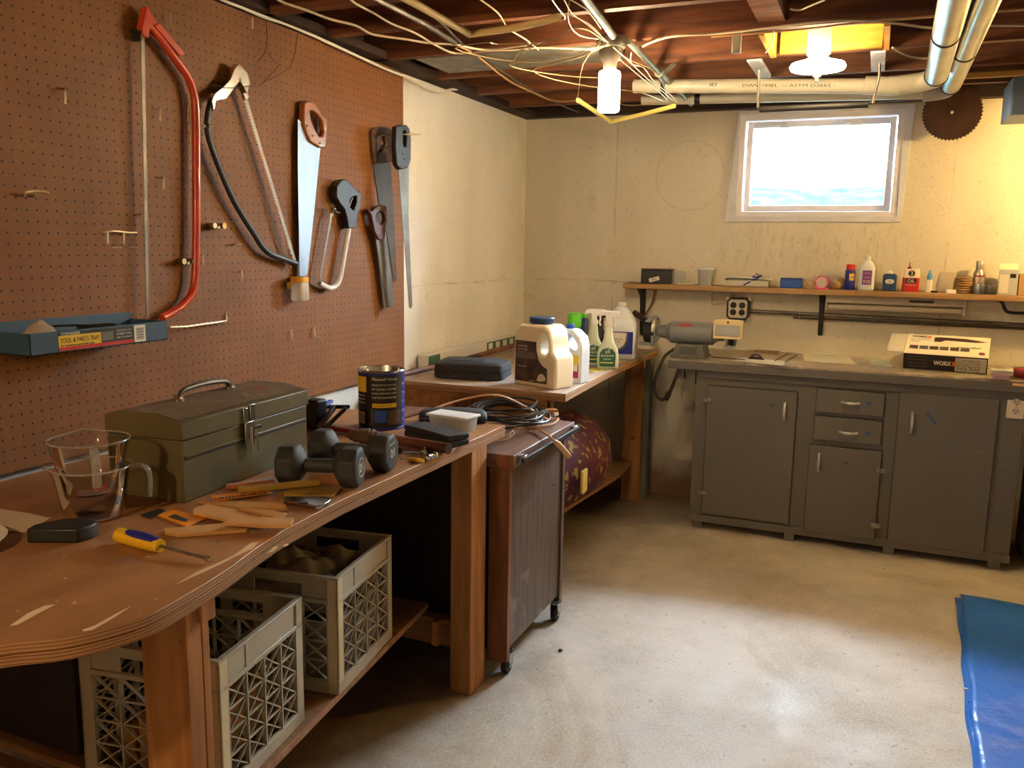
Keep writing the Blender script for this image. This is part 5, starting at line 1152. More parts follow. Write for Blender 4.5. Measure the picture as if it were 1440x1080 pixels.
# ------------------------------------------------------------------ wall shelf
a_ = P(876, 398, 1, 4.88)
ws = thing('wall_shelf', 'long narrow wooden shelf on black brackets along the back wall', 'shelf', (1.9, 4.93, 1.24))
SZ = P(1160, 407, 1, 4.86).z; SX = P(876, 398, 1, 4.86).x
MB().box(SX, 3.3, 4.86, 4.995, SZ-.03, SZ).build('board', 'shelf_wood', ws, bevel=.002)
for px, py in ((903, 470), (1153, 470)):
    q = P(px, py, 1, 4.985)
    M_ = Matrix(((0, 0, 1, q.x), (1, 0, 0, 0), (0, 1, 0, 0), (0, 0, 0, 1)))
    MB(M_).prism([(4.994, SZ-.031), (4.875, SZ-.031), (4.875, SZ-.04), (4.94, SZ-.08), (4.975, q.z), (4.994, q.z-.01)], -.012, .012).build('bracket', 'black_iron', ws, bevel=.003)
def on_shelf(px, y=4.92): return Vector((P(px, 395, 1, y).x, y, SZ))
# under-shelf light
lx0, lx1 = P(1162, 412, 1, 4.93).x, P(1358, 425, 1, 4.93).x
us = thing('under_shelf_light', 'beige fluorescent strip light mounted under the wall shelf', 'light', ((lx0+lx1)/2, 4.93, 1.13))
MB().box(lx0, lx1, 4.905, 4.992, SZ-.072, SZ-.031).build('housing', 'light_housing', us, bevel=.003)
MB().box(lx0, lx0+.012, 4.90, 4.99, SZ-.115, SZ-.07).box(lx1-.012, lx1, 4.90, 4.99, SZ-.115, SZ-.07).build('end_bracket', 'light_housing', us, bevel=.002)
MB().cyl((lx0+.013, 4.935, SZ-.094), (lx1-.013, 4.935, SZ-.094), .017, seg=18).build('tube', 'light_tube', us)
MB().box(lx0+.61*(lx1-lx0), lx0+.78*(lx1-lx0), 4.9035, 4.9048, SZ-.056, SZ-.042).build('switch_label', 'label_brown', us)
# quad outlet and conduits
q = P(1038, 434, 1, 4.96)
qo = thing('wall_outlet', 'black metal box with four round sockets on the back wall above the grinder', 'outlet', (q.x, 4.99, q.z))
MB(Matrix(((1, 0, 0, 0), (0, 0, 1, 0), (0, 1, 0, 0), (0, 0, 0, 1)))).prism([(-.062, -.045), (-.045, -.062), (.045, -.062), (.062, -.045), (.062, .045), (.045, .062), (-.045, .062), (-.062, .045)], -.045, .005).build('box', 'black_iron', qo, world=False, bevel=.003)
MB(Matrix(((1, 0, 0, 0), (0, 0, 1, 0), (0, 1, 0, 0), (0, 0, 0, 1)))).prism([(-.052, -.04), (-.04, -.052), (.04, -.052), (.052, -.04), (.052, .04), (.04, .052), (-.04, .052), (-.052, .04)], -.049, -.0455).build('cover_plate', 'outlet_face', qo, world=False, bevel=.002)
for x in (-.024, .024):
    for z in (-.020, .020): MB().cyl((x, -.0492, z), (x, -.052, z), .0175, seg=18).build('socket', 'black_plastic', qo, world=False, bevel=.002)
for x in (-.06, .06):
    for z in (-.055, .055):
        MB().cyl((x, -.02, z), (x, -.03, z), .010, seg=12).build('screw_lug', 'hook_steel', qo, world=False)
CZ_ = q.z-.012
tag(MB().cyl((q.x+.065, 4.975, CZ_), (3.4, 4.975, P(1440, 459, 1, 4.975).z), .011, seg=12).build('conduit', 'old_steel'), 'thin dark conduit running right along the back wall from the round socket box', 'pipe')
tag(MB().cyl((q.x+.30, 4.982, CZ_-.026), (3.4, 4.982, P(1440, 459, 1, 4.98).z-.016), .006, seg=10).build('wall_cable', 'dark_blade'), 'thin dark cable clipped right under the wall conduit', 'cable')
tag(MB().tube([(q.x-.06, 4.98, q.z+.04), P(1003, 428, 1, 4.985), P(1000, 420, 1, 4.985), P(1001, 408, 1, 4.985)], .004, seg=6, smooth=4).build('wall_cable', 'white_cable'), 'thin cable rising from the round socket box to the shelf', 'cable')
tag(MB().tube([P(1362, 420, 1, 4.93), P(1395, 421, 1, 4.93), P(1408, 424, 1, 4.93), P(1414, 436, 1, 4.95), P(1425, 440, 1, 4.96), P(1470, 441, 1, 4.96)], .008, seg=8, smooth=5).build('power_cord', 'cord_black'), 'thick black power cord looping under the right end of the wall shelf', 'cord')
for (a1, b1) in ((916, 440), (922, 436)):
    pass
tag(MB().tube([P(921, 408, 1, 4.97), P(917, 425, 1, 4.97), P(909, 440, 1, 4.96), P(902, 452, 1, 4.95)], .005, seg=8, smooth=4).build('hanging_strap', 'plank'), 'brown strap hanging under the left end of the shelf beside the bracket', 'strap')
tag(MB().tube([P(1127, 407, 1, 4.855), P(1126, 425, 1, 4.855), P(1124, 448, 1, 4.86)], .0012, seg=5, smooth=3).build('string', 'white_cable'), 'thin pale string hanging from the shelf below the blue box', 'string')
# ------------------------------------------------------------------ things on the shelf, left to right
p = on_shelf(925)
t = thing('storage_box', 'small dark grey box with white label at the left end of the wall shelf', 'box', tuple(p), .03)
MB().box(-.09, .085, -.045, .05, .002, .078).build('body', 'black_plastic', t, world=False, bevel=.004)
MB().box(-.092, .087, -.047, .052, .079, .086).build('lid', 'blade_brown', t, world=False, bevel=.002)
MB(frame((-.012, -.0458, .026), (.96, 0, .28), (-.28, 0, .96))).box(-.03, .03, -.011, .011, 0, .0008).build('label', 'label_white', t, world=False)
text('MISC', frame((-.012, -.0472, .026), (.96, 0, .28), (-.28, 0, .96)), .012, 'label_black', t, width=.035)
t = MB(Matrix.Translation(on_shelf(954))).loft([(0, .03, .035, 5, 0, 0), (.07, .034, .04, 5, 0, 0), (.074, .03, .036, 5, 0, 0)]).build('plastic_box', 'clear_plastic')
tag(t, 'clear empty plastic box right beside the small dark grey box', 'box')
t = MB(Matrix.Translation(on_shelf(966))).box(-.05, .05, -.03, .03, .001, .006).build('paper_pad', 'white_paper'); tag(t, 'flat white card lying on the shelf in front of the clear empty box', 'card')
p = on_shelf(992)
t = thing('tub', 'clear tub of grey screws with pale blue lid on the wall shelf', 'tub', tuple(p))
MB().loft([(0, .036, .034, 4, 0, 0), (.085, .042, .040, 4, 0, 0)]).build('body', 'frosted_plastic', t, world=False)
MB().loft([(.004, .033, .031, 4, 0, 0), (.060, .037, .035, 4, 0, 0)]).build('contents', 'old_steel', t, world=False)
MB().loft([(.086, .046, .044, 4, 0, 0), (.098, .045, .043, 4, 0, 0)]).build('lid', 'milk_plastic', t, world=False, bevel=.002)
p = on_shelf(1053, 4.915)
t = thing('parts_tray', 'open cardboard tray with white flap and blue clip in the middle of the shelf', 'tray', tuple(p))
MB().box(-.125, .11, -.05, .05, .001, .004).box(-.125, .11, -.05, -.047, 0, .035).box(-.125, .11, .047, .05, 0, .045).box(-.125, -.122, -.047, .047, 0, .04).box(.107, .11, -.047, .047, 0, .04).build('tray', 'box_in', t, world=False)
MB().box(-.15, .13, -.035, .04, .046, .051, Matrix.Rotation(.05, 4, 'Y')).build('flap', 'white_paper', t, world=False)
MB().bar((-.02, -.052, .01), (.06, -.03, .056), .016, .008).bar((.02, 0, .055), (.07, .0, .062), .03, .012).build('blue_clip', 'navy', t, world=False, bevel=.002)
MB().ball((.045, -.02, .063), .013).build('steel_clip', 'chrome', t, world=False)
p = on_shelf(1113, 4.905)
t = thing('tape_box', 'bright blue flat box in the middle of the wall shelf', 'box', tuple(p))
MB().lathe([(.056, .0), (.056, .048), (.040, .048), (.040, .0)], seg=40, caps=False).build('x', 'blue', t, world=False)
for o in list(t.children): bpy.data.objects.remove(o)
MB().box(-.055, .055, -.04, .05, .001, .05).build('body', 'blue', t, world=False, bevel=.003)
MB().box(-.056, .056, -.041, .051, .0505, .054).build('lid', 'cap_blue', t, world=False, bevel=.001)
p = on_shelf(1139, 4.90)
t = MB(Matrix.Translation((p.x, p.y, SZ+.024))).lathe([(.024, -.012), (.024, .012), (.012, .012), (.012, -.012), (.024, -.012)], axis=(0, 1, 0), seg=28, caps=False).build('tape_roll', 'cardboard')
tag(t, 'small brown tape roll standing between the blue box and the pink tape', 'tape')
p = on_shelf(1156, 4.90)
t = thing('tape_dispenser', 'pink edged roll of silver tape on the shelf', 'tape', tuple(p))
MB().lathe([(.030, -.018), (.034, -.018), (.034, .018), (.030, .018), (.030, -.018)], (0, 0, .035), axis=(.1, 1, 0), seg=28, caps=False).box(-.034, .036, -.02, .02, .0, .008).build('pink_case', 'pink', t, world=False)
MB().lathe([(.029, -.014), (.029, .014), (.001, .014)], (0, 0, .035), axis=(.1, 1, 0), seg=24).build('tape_disc', 'silver_can', t, world=False)
p = on_shelf(1177, 4.92)
tag(MB(Matrix.Translation(p)).ball((0, 0, .022), .024, sz=.9).ball((.02, .01, .045), .018).build('crumpled_sandpaper', 'cardboard'), 'crumpled brown sandpaper left of the red capped can', 'paper')
def can(px, r, h, label, name, cat, body, capm, y=4.92, caph=.03, capr=None, shoulder=.01):
    p = on_shelf(px, y); t = thing(name, label, cat, tuple(p)); capr = capr or r*.8
    MB().lathe([(r*.93, 0), (r, .003), (r, h-shoulder-caph), (capr, h-caph)], seg=28).build('body', body, t, world=False)
    MB().lathe([(capr, h-caph), (capr, h-.003), (capr*.9, h), (.001, h)], seg=24).build('cap', capm, t, world=False)
    return t
t = can(1195, .026, .135, 'blue and yellow spray can with red cap on the shelf', 'spray_can', 'can', 'navy', 'red', caph=.030, capr=.022, shoulder=.006)
band(.026, -PI/2-.15, -PI/2+1.0, .05, .085).build('label', 'label_yellow', t, world=False); text('WD', (-PI/2+.45, .068), .022, 'navy', t, width=.026, rad=.0266)
p = on_shelf(1218, 4.92)
t = thing('alcohol_bottle', 'clear bottle with white cap and purple label on the shelf', 'bottle', tuple(p))
MB().loft([(0, .036, .026, 4, 0, 0), (.005, .040, .029, 4, 0, 0), (.120, .040, .029, 4, 0, 0), (.145, .028, .022, 2.5, 0, 0), (.158, .014, .014, 2, 0, 0)]).build('body', 'milk_plastic', t, world=False)
MB().lathe([(.015, .157), (.015, .178), (.001, .178)]).build('cap', 'white_plastic', t, world=False)
MB().box(-.020, .026, -.0302, -.0294, .03, .105).build('label', 'magenta' if False else 'label_purple', t, world=False) if 'label_purple' in MATS else None
lp = mat('label_purple', '#7a3f86', .5)
MB().box(-.020, .026, -.0302, -.0294, .03, .105).build('label', lp, t, world=False)
for k in range(3): text(('ISOPROPYL', 'ALCOHOL', '91%')[k], frame((.003, -.0305, .09-.022*k), (1, 0, 0), (0, 0, 1)), .011, 'label_white', t, width=.036)
p = on_shelf(1251, 4.92)
t = thing('oil_tin', 'navy blue oval tin with white cap on the shelf', 'tin', tuple(p))
MB().loft([(0, .034, .020, 3, 0, 0), (.082, .034, .020, 3, 0, 0), (.090, .024, .014, 2.4, 0, 0)]).build('body', 'cap_blue', t, world=False)
MB().lathe([(.012, .088), (.012, .100), (.005, .108), (.001, .108)]).build('cap', 'white_plastic', t, world=False)
MB().ball((0, -.0195, .05), .022, sy=.08, sz=.6).build('label_oval', 'label_white', t, world=False)
text('OIL', frame((0, -.0222, .05), (1, 0, 0), (0, 0, 1)), .012, 'label_black', t, width=.022)
p = on_shelf(1281, 4.92)
t = thing('oil_tin', 'red and cream household oil tin with pointed spout on the shelf', 'tin', tuple(p))
MB().loft([(0, .040, .020, 6, 0, 0), (.072, .040, .020, 6, 0, 0)]).build('body', 'red', t, world=False, bevel=.001)
MB().loft([(.0725, .040, .020, 6, 0, 0), (.118, .038, .019, 6, 0, 0)]).build('upper_body', 'cream_plastic', t, world=False)
MB().lathe([(.010, .118), (.010, .124), (.003, .132), (.002, .150), (.001, .152)], (-.012, 0, 0)).build('spout', 'dark_red', t, world=False)
MB().cyl((0, -.0195, .095), (0, -.021, .095), .016, seg=24).build('emblem', 'label_black', t, world=False)
MB().box(-.026, .026, -.0212, -.0204, .044, .068).build('label', 'label_black', t, world=False)
text('OIL', frame((0, -.0215, .056), (1, 0, 0), (0, 0, 1)), .02, 'label_white', t, width=.036); text('3', frame((0, -.0215, .095), (1, 0, 0), (0, 0, 1)), .02, 'label_white', t, width=.012); text('HOUSEHOLD', frame((0, -.0212, .035), (1, 0, 0), (0, 0, 1)), .008, 'label_white', t, width=.05)
p = on_shelf(1307, 4.92)
t = thing('glue_bottle', 'small white glue bottle with light blue tip on the shelf', 'bottle', tuple(p))
MB().loft([(0, .016, .012, 3, 0, 0), (.062, .016, .012, 3, 0, 0), (.072, .009, .009, 2, 0, 0)]).build('body', 'white_plastic', t, world=False)
lt_ = mat('light_blue', '#4d9ad0', .4)
MB().lathe([(.013, .064), (.012, .085), (.005, .112), (.001, .114)]).build('cap', lt_, t, world=False)
p = on_shelf(1330, 4.92); rnd = random.Random(4)
mb = MB(Matrix.Translation(p)); mb.loft([(0, .040, .022, 3, 0, 0), (.03, .045, .025, 2.5, .0, 0), (.07, .042, .016, 2.5, .003, 0), (.10, .040, .006, 2.5, .008, 0), (.105, .036, .002, 2.5, .01, 0)])
tag(mb.build('plastic_bag', 'plastic_bag'), 'tan translucent plastic bag standing on the wall shelf', 'bag')
tag(MB(Matrix.Translation(on_shelf(1315, 4.885))).box(-.016, .016, -.008, .008, 0, .010).build('clip', 'black_plastic', bevel=.003), 'tiny black clip lying before the tan plastic bag', 'clip')
p = on_shelf(1338, 4.885)
tag(MB(Matrix.Translation(p)).loft([(0, .026, .014, 3, 0, 0), (.014, .026, .014, 3, 0, 0), (.018, .02, .01, 3, 0, 0)]).build('soap_box', 'white_plastic'), 'small white oval box on the shelf in front of the straw coil', 'box')
p = on_shelf(1356, 4.92); mb = MB(Matrix.Translation(p))
for k in range(7): mb.lathe([(.022, .002+.012*k), (.038, .004+.012*k), (.039, .008+.012*k), (.036, .012+.012*k), (.022, .013+.012*k)], (.002*math.sin(k*2.1), .002*math.cos(k*3), 0), seg=24)
tag(mb.build('twine_coil', 'straw'), 'stacked coil of straw coloured twine on the shelf', 'twine')
t = can(1376, .028, .165, 'silver spray can with narrow cap at the right of the shelf', 'spray_can', 'can', 'silver_can', 'silver_can', y=4.94, caph=.045, capr=.019, shoulder=.02)
band(.028, -PI/2-.8, -PI/2+1.2, .085, .093).build('label_stripe', 'dark_red', t, world=False)
for px, lab_ in ((1378, 'shiny low tin in front of the silver spray can'), (1394, 'dull low tin between the silver tins and the grey carton')):
    p = on_shelf(px, 4.89)
    MB(Matrix.Translation(p)).lathe([(.030, 0), (.031, .002), (.031, .045), (.030, .048), (.027, .048), (.027, .046), (.001, .046)], seg=28).build('tin', 'steel' if px < 1390 else 'old_steel')
    tag(bpy.context.scene.objects[-1] if False else COL.objects[-1], lab_, 'tin')
p = on_shelf(1420, 4.92)
t = thing('carton', 'tall grey and white printed carton at the right end of the shelf', 'box', tuple(p), -.12)
MB().box(-.05, .035, -.035, .035, 0, .125).build('carton', 'box_grey', t, world=False, bevel=.001)
MB(Matrix(((0, 0, 1, 0), (1, 0, 0, 0), (0, 1, 0, 0), (0, 0, 0, 1)))).prism([(-.035, .1255), (.035, .1255), (.0, .155)], -.05, .03).build('gable_top', 'box_white', t, world=False)
MB().box(-.045, -.005, -.0358, -.0352, .01, .10).build('label', 'label_white', t, world=False); MB().box(.0, .025, -.0358, -.0352, .085, .105).build('label_mark', 'black_iron', t, world=False)
p = on_shelf(1446, 4.92)
tag(MB(Matrix.Translation(p)).box(-.045, .06, -.04, .04, 0, .105).build('cardboard_box', 'cardboard', bevel=.002), 'brown cardboard box cut off by the right picture edge on the shelf', 'box')
# ------------------------------------------------------------------ bench grinder
gy = 4.56; gz = .911
gx0, gx1 = P(945, 470, 1, gy).x, P(1003, 470, 1, gy).x; gc = P(975, 468, 1, gy).z
bg_ = thing('bench_grinder', 'grey bench grinder with yellow framed eye shield at the left end of the worktop', 'grinder', ((gx0+gx1)/2, gy, gz))
r = .060
MB().lathe([(.028, -.075), (.034, -.06), (.036, -.03), (r-.004, -.004), (r, 0), (r, gx1-gx0), (r-.006, gx1-gx0+.006), (.036, gx1-gx0+.03), (.034, gx1-gx0+.06)], (gx0, gy, gc), axis=(1, 0, 0), seg=36).build('motor', 'grinder_grey', bg_, angle=24)
lg = MB(frame((gx0+.075, gy-r*.72, gc+r*.72), (1, 0, 0), (0, .7, .7)))
lg.tube([(-.03+.012*k, .004*math.sin(k*2.2), .0005) for k in range(7)], .0028, seg=6, smooth=4).tube([(.032*math.cos(a_*.5), .012*math.sin(a_*.5), 0) for a_ in range(12)], .0016, seg=5, closed=True)
lg.build('red_script_logo', 'red', bg_)
b0, b1 = P(943, 505, 1, 4.49).x, P(991, 505, 1, 4.49).x
M_ = Matrix(((1, 0, 0, 0), (0, 0, 1, 0), (0, 1, 0, 0), (0, 0, 0, 1)))
MB(M_).prism([(b0, gz), (b1, gz), (b1-.012, gz+.07), (b0+.025, gz+.07)], gy-.07, gy+.07).build('base', 'grinder_base', bg_, bevel=.004)
MB().box(b0-.006, b1+.006, gy-.08, gy+.08, gz-.0005, gz+.010).build('foot_plate', 'grinder_base', bg_, bevel=.003)
MB().box(b0+.045, b1-.045, gy-.0725, gy-.070, gz+.018, gz+.058).build('name_plate', 'grinder_plate', bg_, bevel=.001)
wx = P(918, 466, 1, gy).x
MB().lathe([(.001, -.040), (.062, -.040), (.066, -.036), (.066, .012), (.062, .014), (.001, .014)], (wx, gy, gc), axis=(1, 0, 0), seg=36).build('grinding_wheel', 'black_rubber', bg_)
mb = MB(); gp = [(wx+.018, gy+.076*math.cos(a_), gc+.076*math.sin(a_)) for a_ in [PI*k/16 for k in range(-4, 17)]]
mb.tube(gp, .012, seg=8, flat=.35, flatdir=None).cyl((wx+.018, gy, gc), (wx+.026, gy, gc), .062, seg=32).bar((wx+.01, gy-.03, gc+.075), (wx-.01, gy-.085, gc+.055), .03, .008).build('wheel_guard', 'duct_silver', bg_, bevel=.001)
MB().box(wx-.045, wx+.02, gy-.115, gy-.06, gc-.07, gc-.055).box(wx+.015, wx+.024, gy-.10, gy-.03, gc-.075, gc-.02).build('tool_rest', 'grinder_grey', bg_, bevel=.002)
wx2 = P(1030, 485, 1, gy).x
MB().lathe([(.001, -.010), (.062, -.010), (.066, -.006), (.066, .012), (.062, .014), (.001, .014)], (wx2, gy, gc), axis=(1, 0, 0), seg=36).build('grinding_wheel', 'black_rubber', bg_)
MB().cyl((wx2-.028, gy, gc), (wx2-.016, gy, gc), .076, seg=36).box(wx2-.03, wx2+.02, gy-.1, gy-.06, gc-.062, gc-.05).build('wheel_guard', 'duct_silver', bg_, bevel=.001)
s00, s11 = P(1004, 449, 1, gy-.09), P(1043, 478, 1, gy-.09)
sh = MB(M_)
sh.prism([(s00.x, s11.z), (s11.x, s11.z), (s11.x+.003, s00.z-.004), (s11.x-.02, s00.z+.002), (s00.x+.02, s00.z+.002), (s00.x, s00.z-.004)], gy-.094, gy-.088, holes=[[(s00.x+.008, s11.z+.012), (s11.x-.010, s11.z+.012), (s11.x-.010, s00.z-.028), (s00.x+.008, s00.z-.028)]])
sh = sh.build('shield_frame', 'shield_frame', bg_, bevel=.002)
MB().box(s00.x+.008, s11.x-.010, gy-.092, gy-.090, s11.z+.012, s00.z-.028).build('shield_glass', 'shield_glass', sh)
MB().bar(((s00.x+s11.x)/2, gy-.09, s00.z-.01), ((s00.x+s11.x)/2-.03, gy, gc+.06), .008, .008).cyl(((s00.x+s11.x)/2, gy-.098, s00.z-.012), ((s00.x+s11.x)/2, gy-.088, s00.z-.012), .006).build('shield_arm', 'old_steel', bg_)
hp = [P(950, 490, 1, 4.53), P(936, 500, 1, 4.45), P(928, 515, 1, 4.415), P(922, 530, 1, 4.41), P(920, 545, 1, 4.41), P(924, 557, 1, 4.41), P(931, 562, 1, 4.41), P(939, 556, 1, 4.412), P(947, 540, 1, 4.412), P(954, 520, 1, 4.412)]
tag(MB().tube(hp, .0085, seg=10, smooth=6).tube([P(941, 552, 1, 4.43), P(936, 562, 1, 4.43)], .014, seg=10).build('grinder_cord', 'black_iron'), 'thick dark cord looping down from the bench grinder past the worktop corner', 'cord')
# ------------------------------------------------------------------ things on the worktop
ZW = .9105
def wflat(name, pts, th, m, label, cat, dz=0, group=None): return flat(name, pts, ZW+dz, th, m, label, cat, group)
def clip_at(parent, px, py, rz, s=1.0):
    p = P(px, py, 2, ZW+.006)
    mb = MB(Matrix.Translation(p) @ Matrix.Rotation(rz, 4, 'Z'))
    mb.box(-.045*s, .045*s, -.012, .012, 0, .004).tube([(-.03*s, 0, .004), (-.02*s, 0, .018), (0, 0, .022), (.02*s, 0, .018), (.03*s, 0, .004)], .004, seg=8, smooth=4).cyl((-.035*s, .004, .008), (.035*s, .004, .008), .005, seg=10)
    return mb.build('clip', 'black_iron', parent)
cbd = thing('clipboard', 'brown clipboard with papers and black clip, front one beside the grinder', 'clipboard', P(1070, 503, 2, ZW))
flat('board', [(1038, 508), (1052, 492), (1118, 497), (1102, 512)], ZW, .003, 'bench2_ply', None, None, parent=cbd)
flat('paper', [(1030, 507), (1045, 503), (1108, 508), (1100, 514)], ZW+.0035, .001, 'white_paper', None, None, parent=cbd)
clip_at(cbd, 1063, 505, .05, .9)
cbd = thing('clipboard', 'brown clipboard with ornate clip leaning behind the front clipboard', 'clipboard', P(1078, 492, 2, ZW))
flat('board', [(1060, 494), (1066, 486), (1100, 489), (1094, 499)], ZW+.004, .003, 'plank', None, None, parent=cbd)
clip_at(cbd, 1078, 492, .05, .8)
for (a1, b1), (a2, b2), lb_ in (((1090, 507), (1109, 497), 'thin dark rod on the worktop, left one right of the clipboards'), ((1104, 509), (1121, 499), 'thin dark rod on the worktop, right one right of the clipboards'), ((1000, 502), (1048, 506), 'thin dark rod lying between grinder and clipboard')):
    tag(MB().cyl(P(a1, b1, 2, ZW+.006), P(a2, b2, 2, ZW+.006), .0025, seg=8).build('rod', 'black_iron'), lb_, 'rod')
wflat('flat_panel', [(1131, 508), (1129, 498), (1193, 502), (1203, 513)], .006, 'board_pale', 'pale flat panel lying on the worktop below the second bracket', 'panel')
wflat('small_strip', [(1144, 499), (1145, 496), (1182, 498), (1181, 501)], .012, 'white_paper', 'small white strip behind the pale flat panel', 'strip')
wflat('booklet', [(1208, 510), (1222, 502), (1262, 505), (1262, 517)], .003, 'box_in', 'light folded booklet under the left end of the printed box', 'booklet')
wflat('leaflet', [(1223, 513), (1224, 507), (1262, 510), (1261, 517)], .005, 'spray_green_white', 'small green and white leaflet sticking out left of the printed box', 'leaflet')
# printed tool box
A = P(1270, 517, 2, ZW); B = P(1388, 526, 2, ZW)
dd = Vector((B.x-A.x, B.y-A.y)); L_ = dd.length; dd.normalize(); nn = Vector((-dd.y, dd.x)); dp = .205; hb = .088
c = Vector((A.x, A.y))+dd*L_/2+nn*dp/2
TL = .40; c = Vector((A.x, A.y))+dd*L_/2-nn*.02
wb = thing('tool_carton', 'white and black printed power tool carton leaning back open on the worktop', 'box', (c.x, c.y, ZW), rot=(0, 0, 0))
wb.rotation_mode = 'XYZ'; wb.rotation_euler = (Matrix.Rotation(math.atan2(dd.y, dd.x), 4, 'Z') @ Matrix.Rotation(TL, 4, 'X')).to_euler()
cn_ = Matrix.Translation((c.x, c.y, ZW)) @ Matrix.Rotation(math.atan2(dd.y, dd.x), 4, 'Z') @ Matrix.Rotation(TL, 4, 'X') @ Matrix.Translation((0, dp/2, 0)); wb.location = cn_.translation
MB().box(-L_/2, L_/2, -dp/2, dp/2, 0, hb).build('carton', 'box_white', wb, world=False, bevel=.001)
MB().box(-L_/2+.001, L_/2-.001, -dp/2-.0008, -dp/2-.0001, .001, hb-.001).build('side_panel', 'box_black', wb, world=False)
MB().box(L_/2-.138, L_/2-.006, -dp/2-.0016, -dp/2-.0009, .006, hb-.008).build('spec_label', 'box_in', wb, world=False)
ff = lambda x, z: frame((x, -dp/2-.0012, z), (1, 0, 0), (0, 0, 1))
text('WORX', ff(-.010, hb*.5), .03, 'label_white', wb, width=.078, squash=1.0, bold=.0015)
MB().box(.032, .053, -dp/2-.0016, -dp/2-.0009, hb*.5-.012, hb*.5+.012).build('logo_block', 'orange_box', wb, world=False)
for k in range(4): text(('OSCILLATING TOOL', 'CUTS SANDS SCRAPES', 'UNIVERSAL FIT SYSTEM', 'VARIABLE SPEED')[k], ff(-L_/2+.062, hb*(.82-.2*k)), .007, 'grey_paint', wb, width=.09)
for k in range(4): text(('Contents', 'tool and blades', 'sanding pads', 'hex key')[k], frame((L_/2-.08, -dp/2-.002, hb*(.78-.18*k)), (1, 0, 0), (0, 0, 1)), .007, 'grey_paint', wb, width=.1)
tf = lambda x, y: frame((x, y, hb+.0007), (1, 0, 0), (0, 1, 0))
text('WORX', tf(-L_/2+.055, .075), .022, 'label_black', wb, width=.068, squash=1.0, bold=.001)
MB().box(-L_/2+.09, -L_/2+.107, .066, .084, hb+.0002, hb+.0008).build('logo_block', 'orange_box', wb, world=False)
MB(Matrix.Translation((0, 0, hb+.0002))).prism([(-.06, .03), (-.06, .075), (-.03, .08), (.08, .075), (.14, .062), (.17, .055), (.12, .045), (-.01, .05), (-.03, .03)], 0, .0006).build('tool_picture', 'blade_brown', wb, world=False)
text('OSCILLATING TOOL', tf(-L_/2+.06, .045), .010, 'grey_paint', wb, width=.085); text('CORDED', tf(-L_/2+.04, .025), .010, 'grey_paint', wb, width=.04)
for k in range(6): MB().box(-L_/2+.02+.045*k, -L_/2+.058+.045*k, -.052, -.018, hb+.0002, hb+.0008).build('picture_tile', ('blade_brown', 'old_steel')[k % 2], wb, world=False, smooth=False)
text('sonicrafter', tf(L_/2-.085, -.01), .018, 'blade_brown', wb, width=.11); MB(Matrix.Translation((0, 0, hb))).cyl((L_/2-.03, -.065, .0002), (L_/2-.03, -.065, .0008), .014, seg=20).build('seal', 'dark_red', wb, world=False)
fl_ = MB().box(-L_/2-.08, -L_/2-.0015, -dp/2+.01, dp/2-.002, hb-.002, hb-.0006).build('top_flap', 'box_in', wb, world=False)
MB(frame((-L_/2, -dp/2, 0), (-.78, -.5, 0), (0, 0, 1))).prism([(0, .004), (.05, .016), (.066, .04), (.05, hb-.008), (0, hb-.002)], -.0006, .0006).build('side_flap', 'box_in', wb, world=False)
MB().box(-L_/2-.0008, -L_/2-.0001, -dp/2+.004, dp/2-.004, .003, hb-.004).build('inner_dark', 'label_black', wb, world=False)
# right end of the worktop
p = P(1408, 534, 2, ZW)
t = thing('plastic_punnet', 'clear plastic box of pink beads at the right end of the worktop', 'box', (p.x, p.y+.02, ZW))
MB().loft([(0, .036, .026, 6, 0, 0), (.04, .040, .030, 6, 0, 0)]).build('box', 'clear_plastic', t, world=False)
pk = mat('pink_beads', '#b05a7c', .4)
MB().loft([(.002, .033, .023, 5, 0, 0), (.02, .034, .024, 4, 0, 0), (.026, .026, .018, 3, 0, 0)]).build('beads', pk, t, world=False)
MB().box(-.043, .043, -.033, .033, .0405, .044).build('lid', 'frosted_plastic', t, world=False, bevel=.001)
A = P(1424, 523, 2, ZW+.03); 
t = thing('red_handled_tool', 'tool with dark red rounded handle at the right edge of the worktop', 'tool', (A.x, A.y, ZW))
MB().tube([A+Vector((.0, 0, 0)), A+Vector((.02, .0, 0)), A+Vector((.06, .0, 0)), A+Vector((.12, 0, 0))], lambda q: .012+.014*math.sin(min(1, q*2)*PI/2), seg=16, smooth=3).build('handle', 'dark_red', t)
MB().cyl(A+Vector((-.012, 0, 0)), A+Vector((.001, 0, 0)), .014, seg=16).build('ferrule', 'label_white', t)
tag(MB().bar(P(1395, 528, 2, ZW+.006), P(1480, 530, 2, ZW+.006), .03, .010).build('level', 'gold_tool', bevel=.002), 'yellow striped strip lying behind the plastic box of pink beads', 'strip')
tag(MB().bar(P(1424, 541, 2, ZW+.005), P(1480, 546, 2, ZW+.005), .022, .008).build('wood_rule', 'shim_wood', bevel=.001), 'pale wooden rule at the right end of the worktop front edge', 'rule')
mb = MB(); q0 = P(1398, 516, 2, ZW+.03); 
for k in range(16): mb.ball(q0+Vector((.012*k, .03, -.002*math.sin(k))), .0035, seg=6)
tag(mb.build('bead_string', 'label_white'), 'string of tiny white beads behind the red handled tool', 'beads')
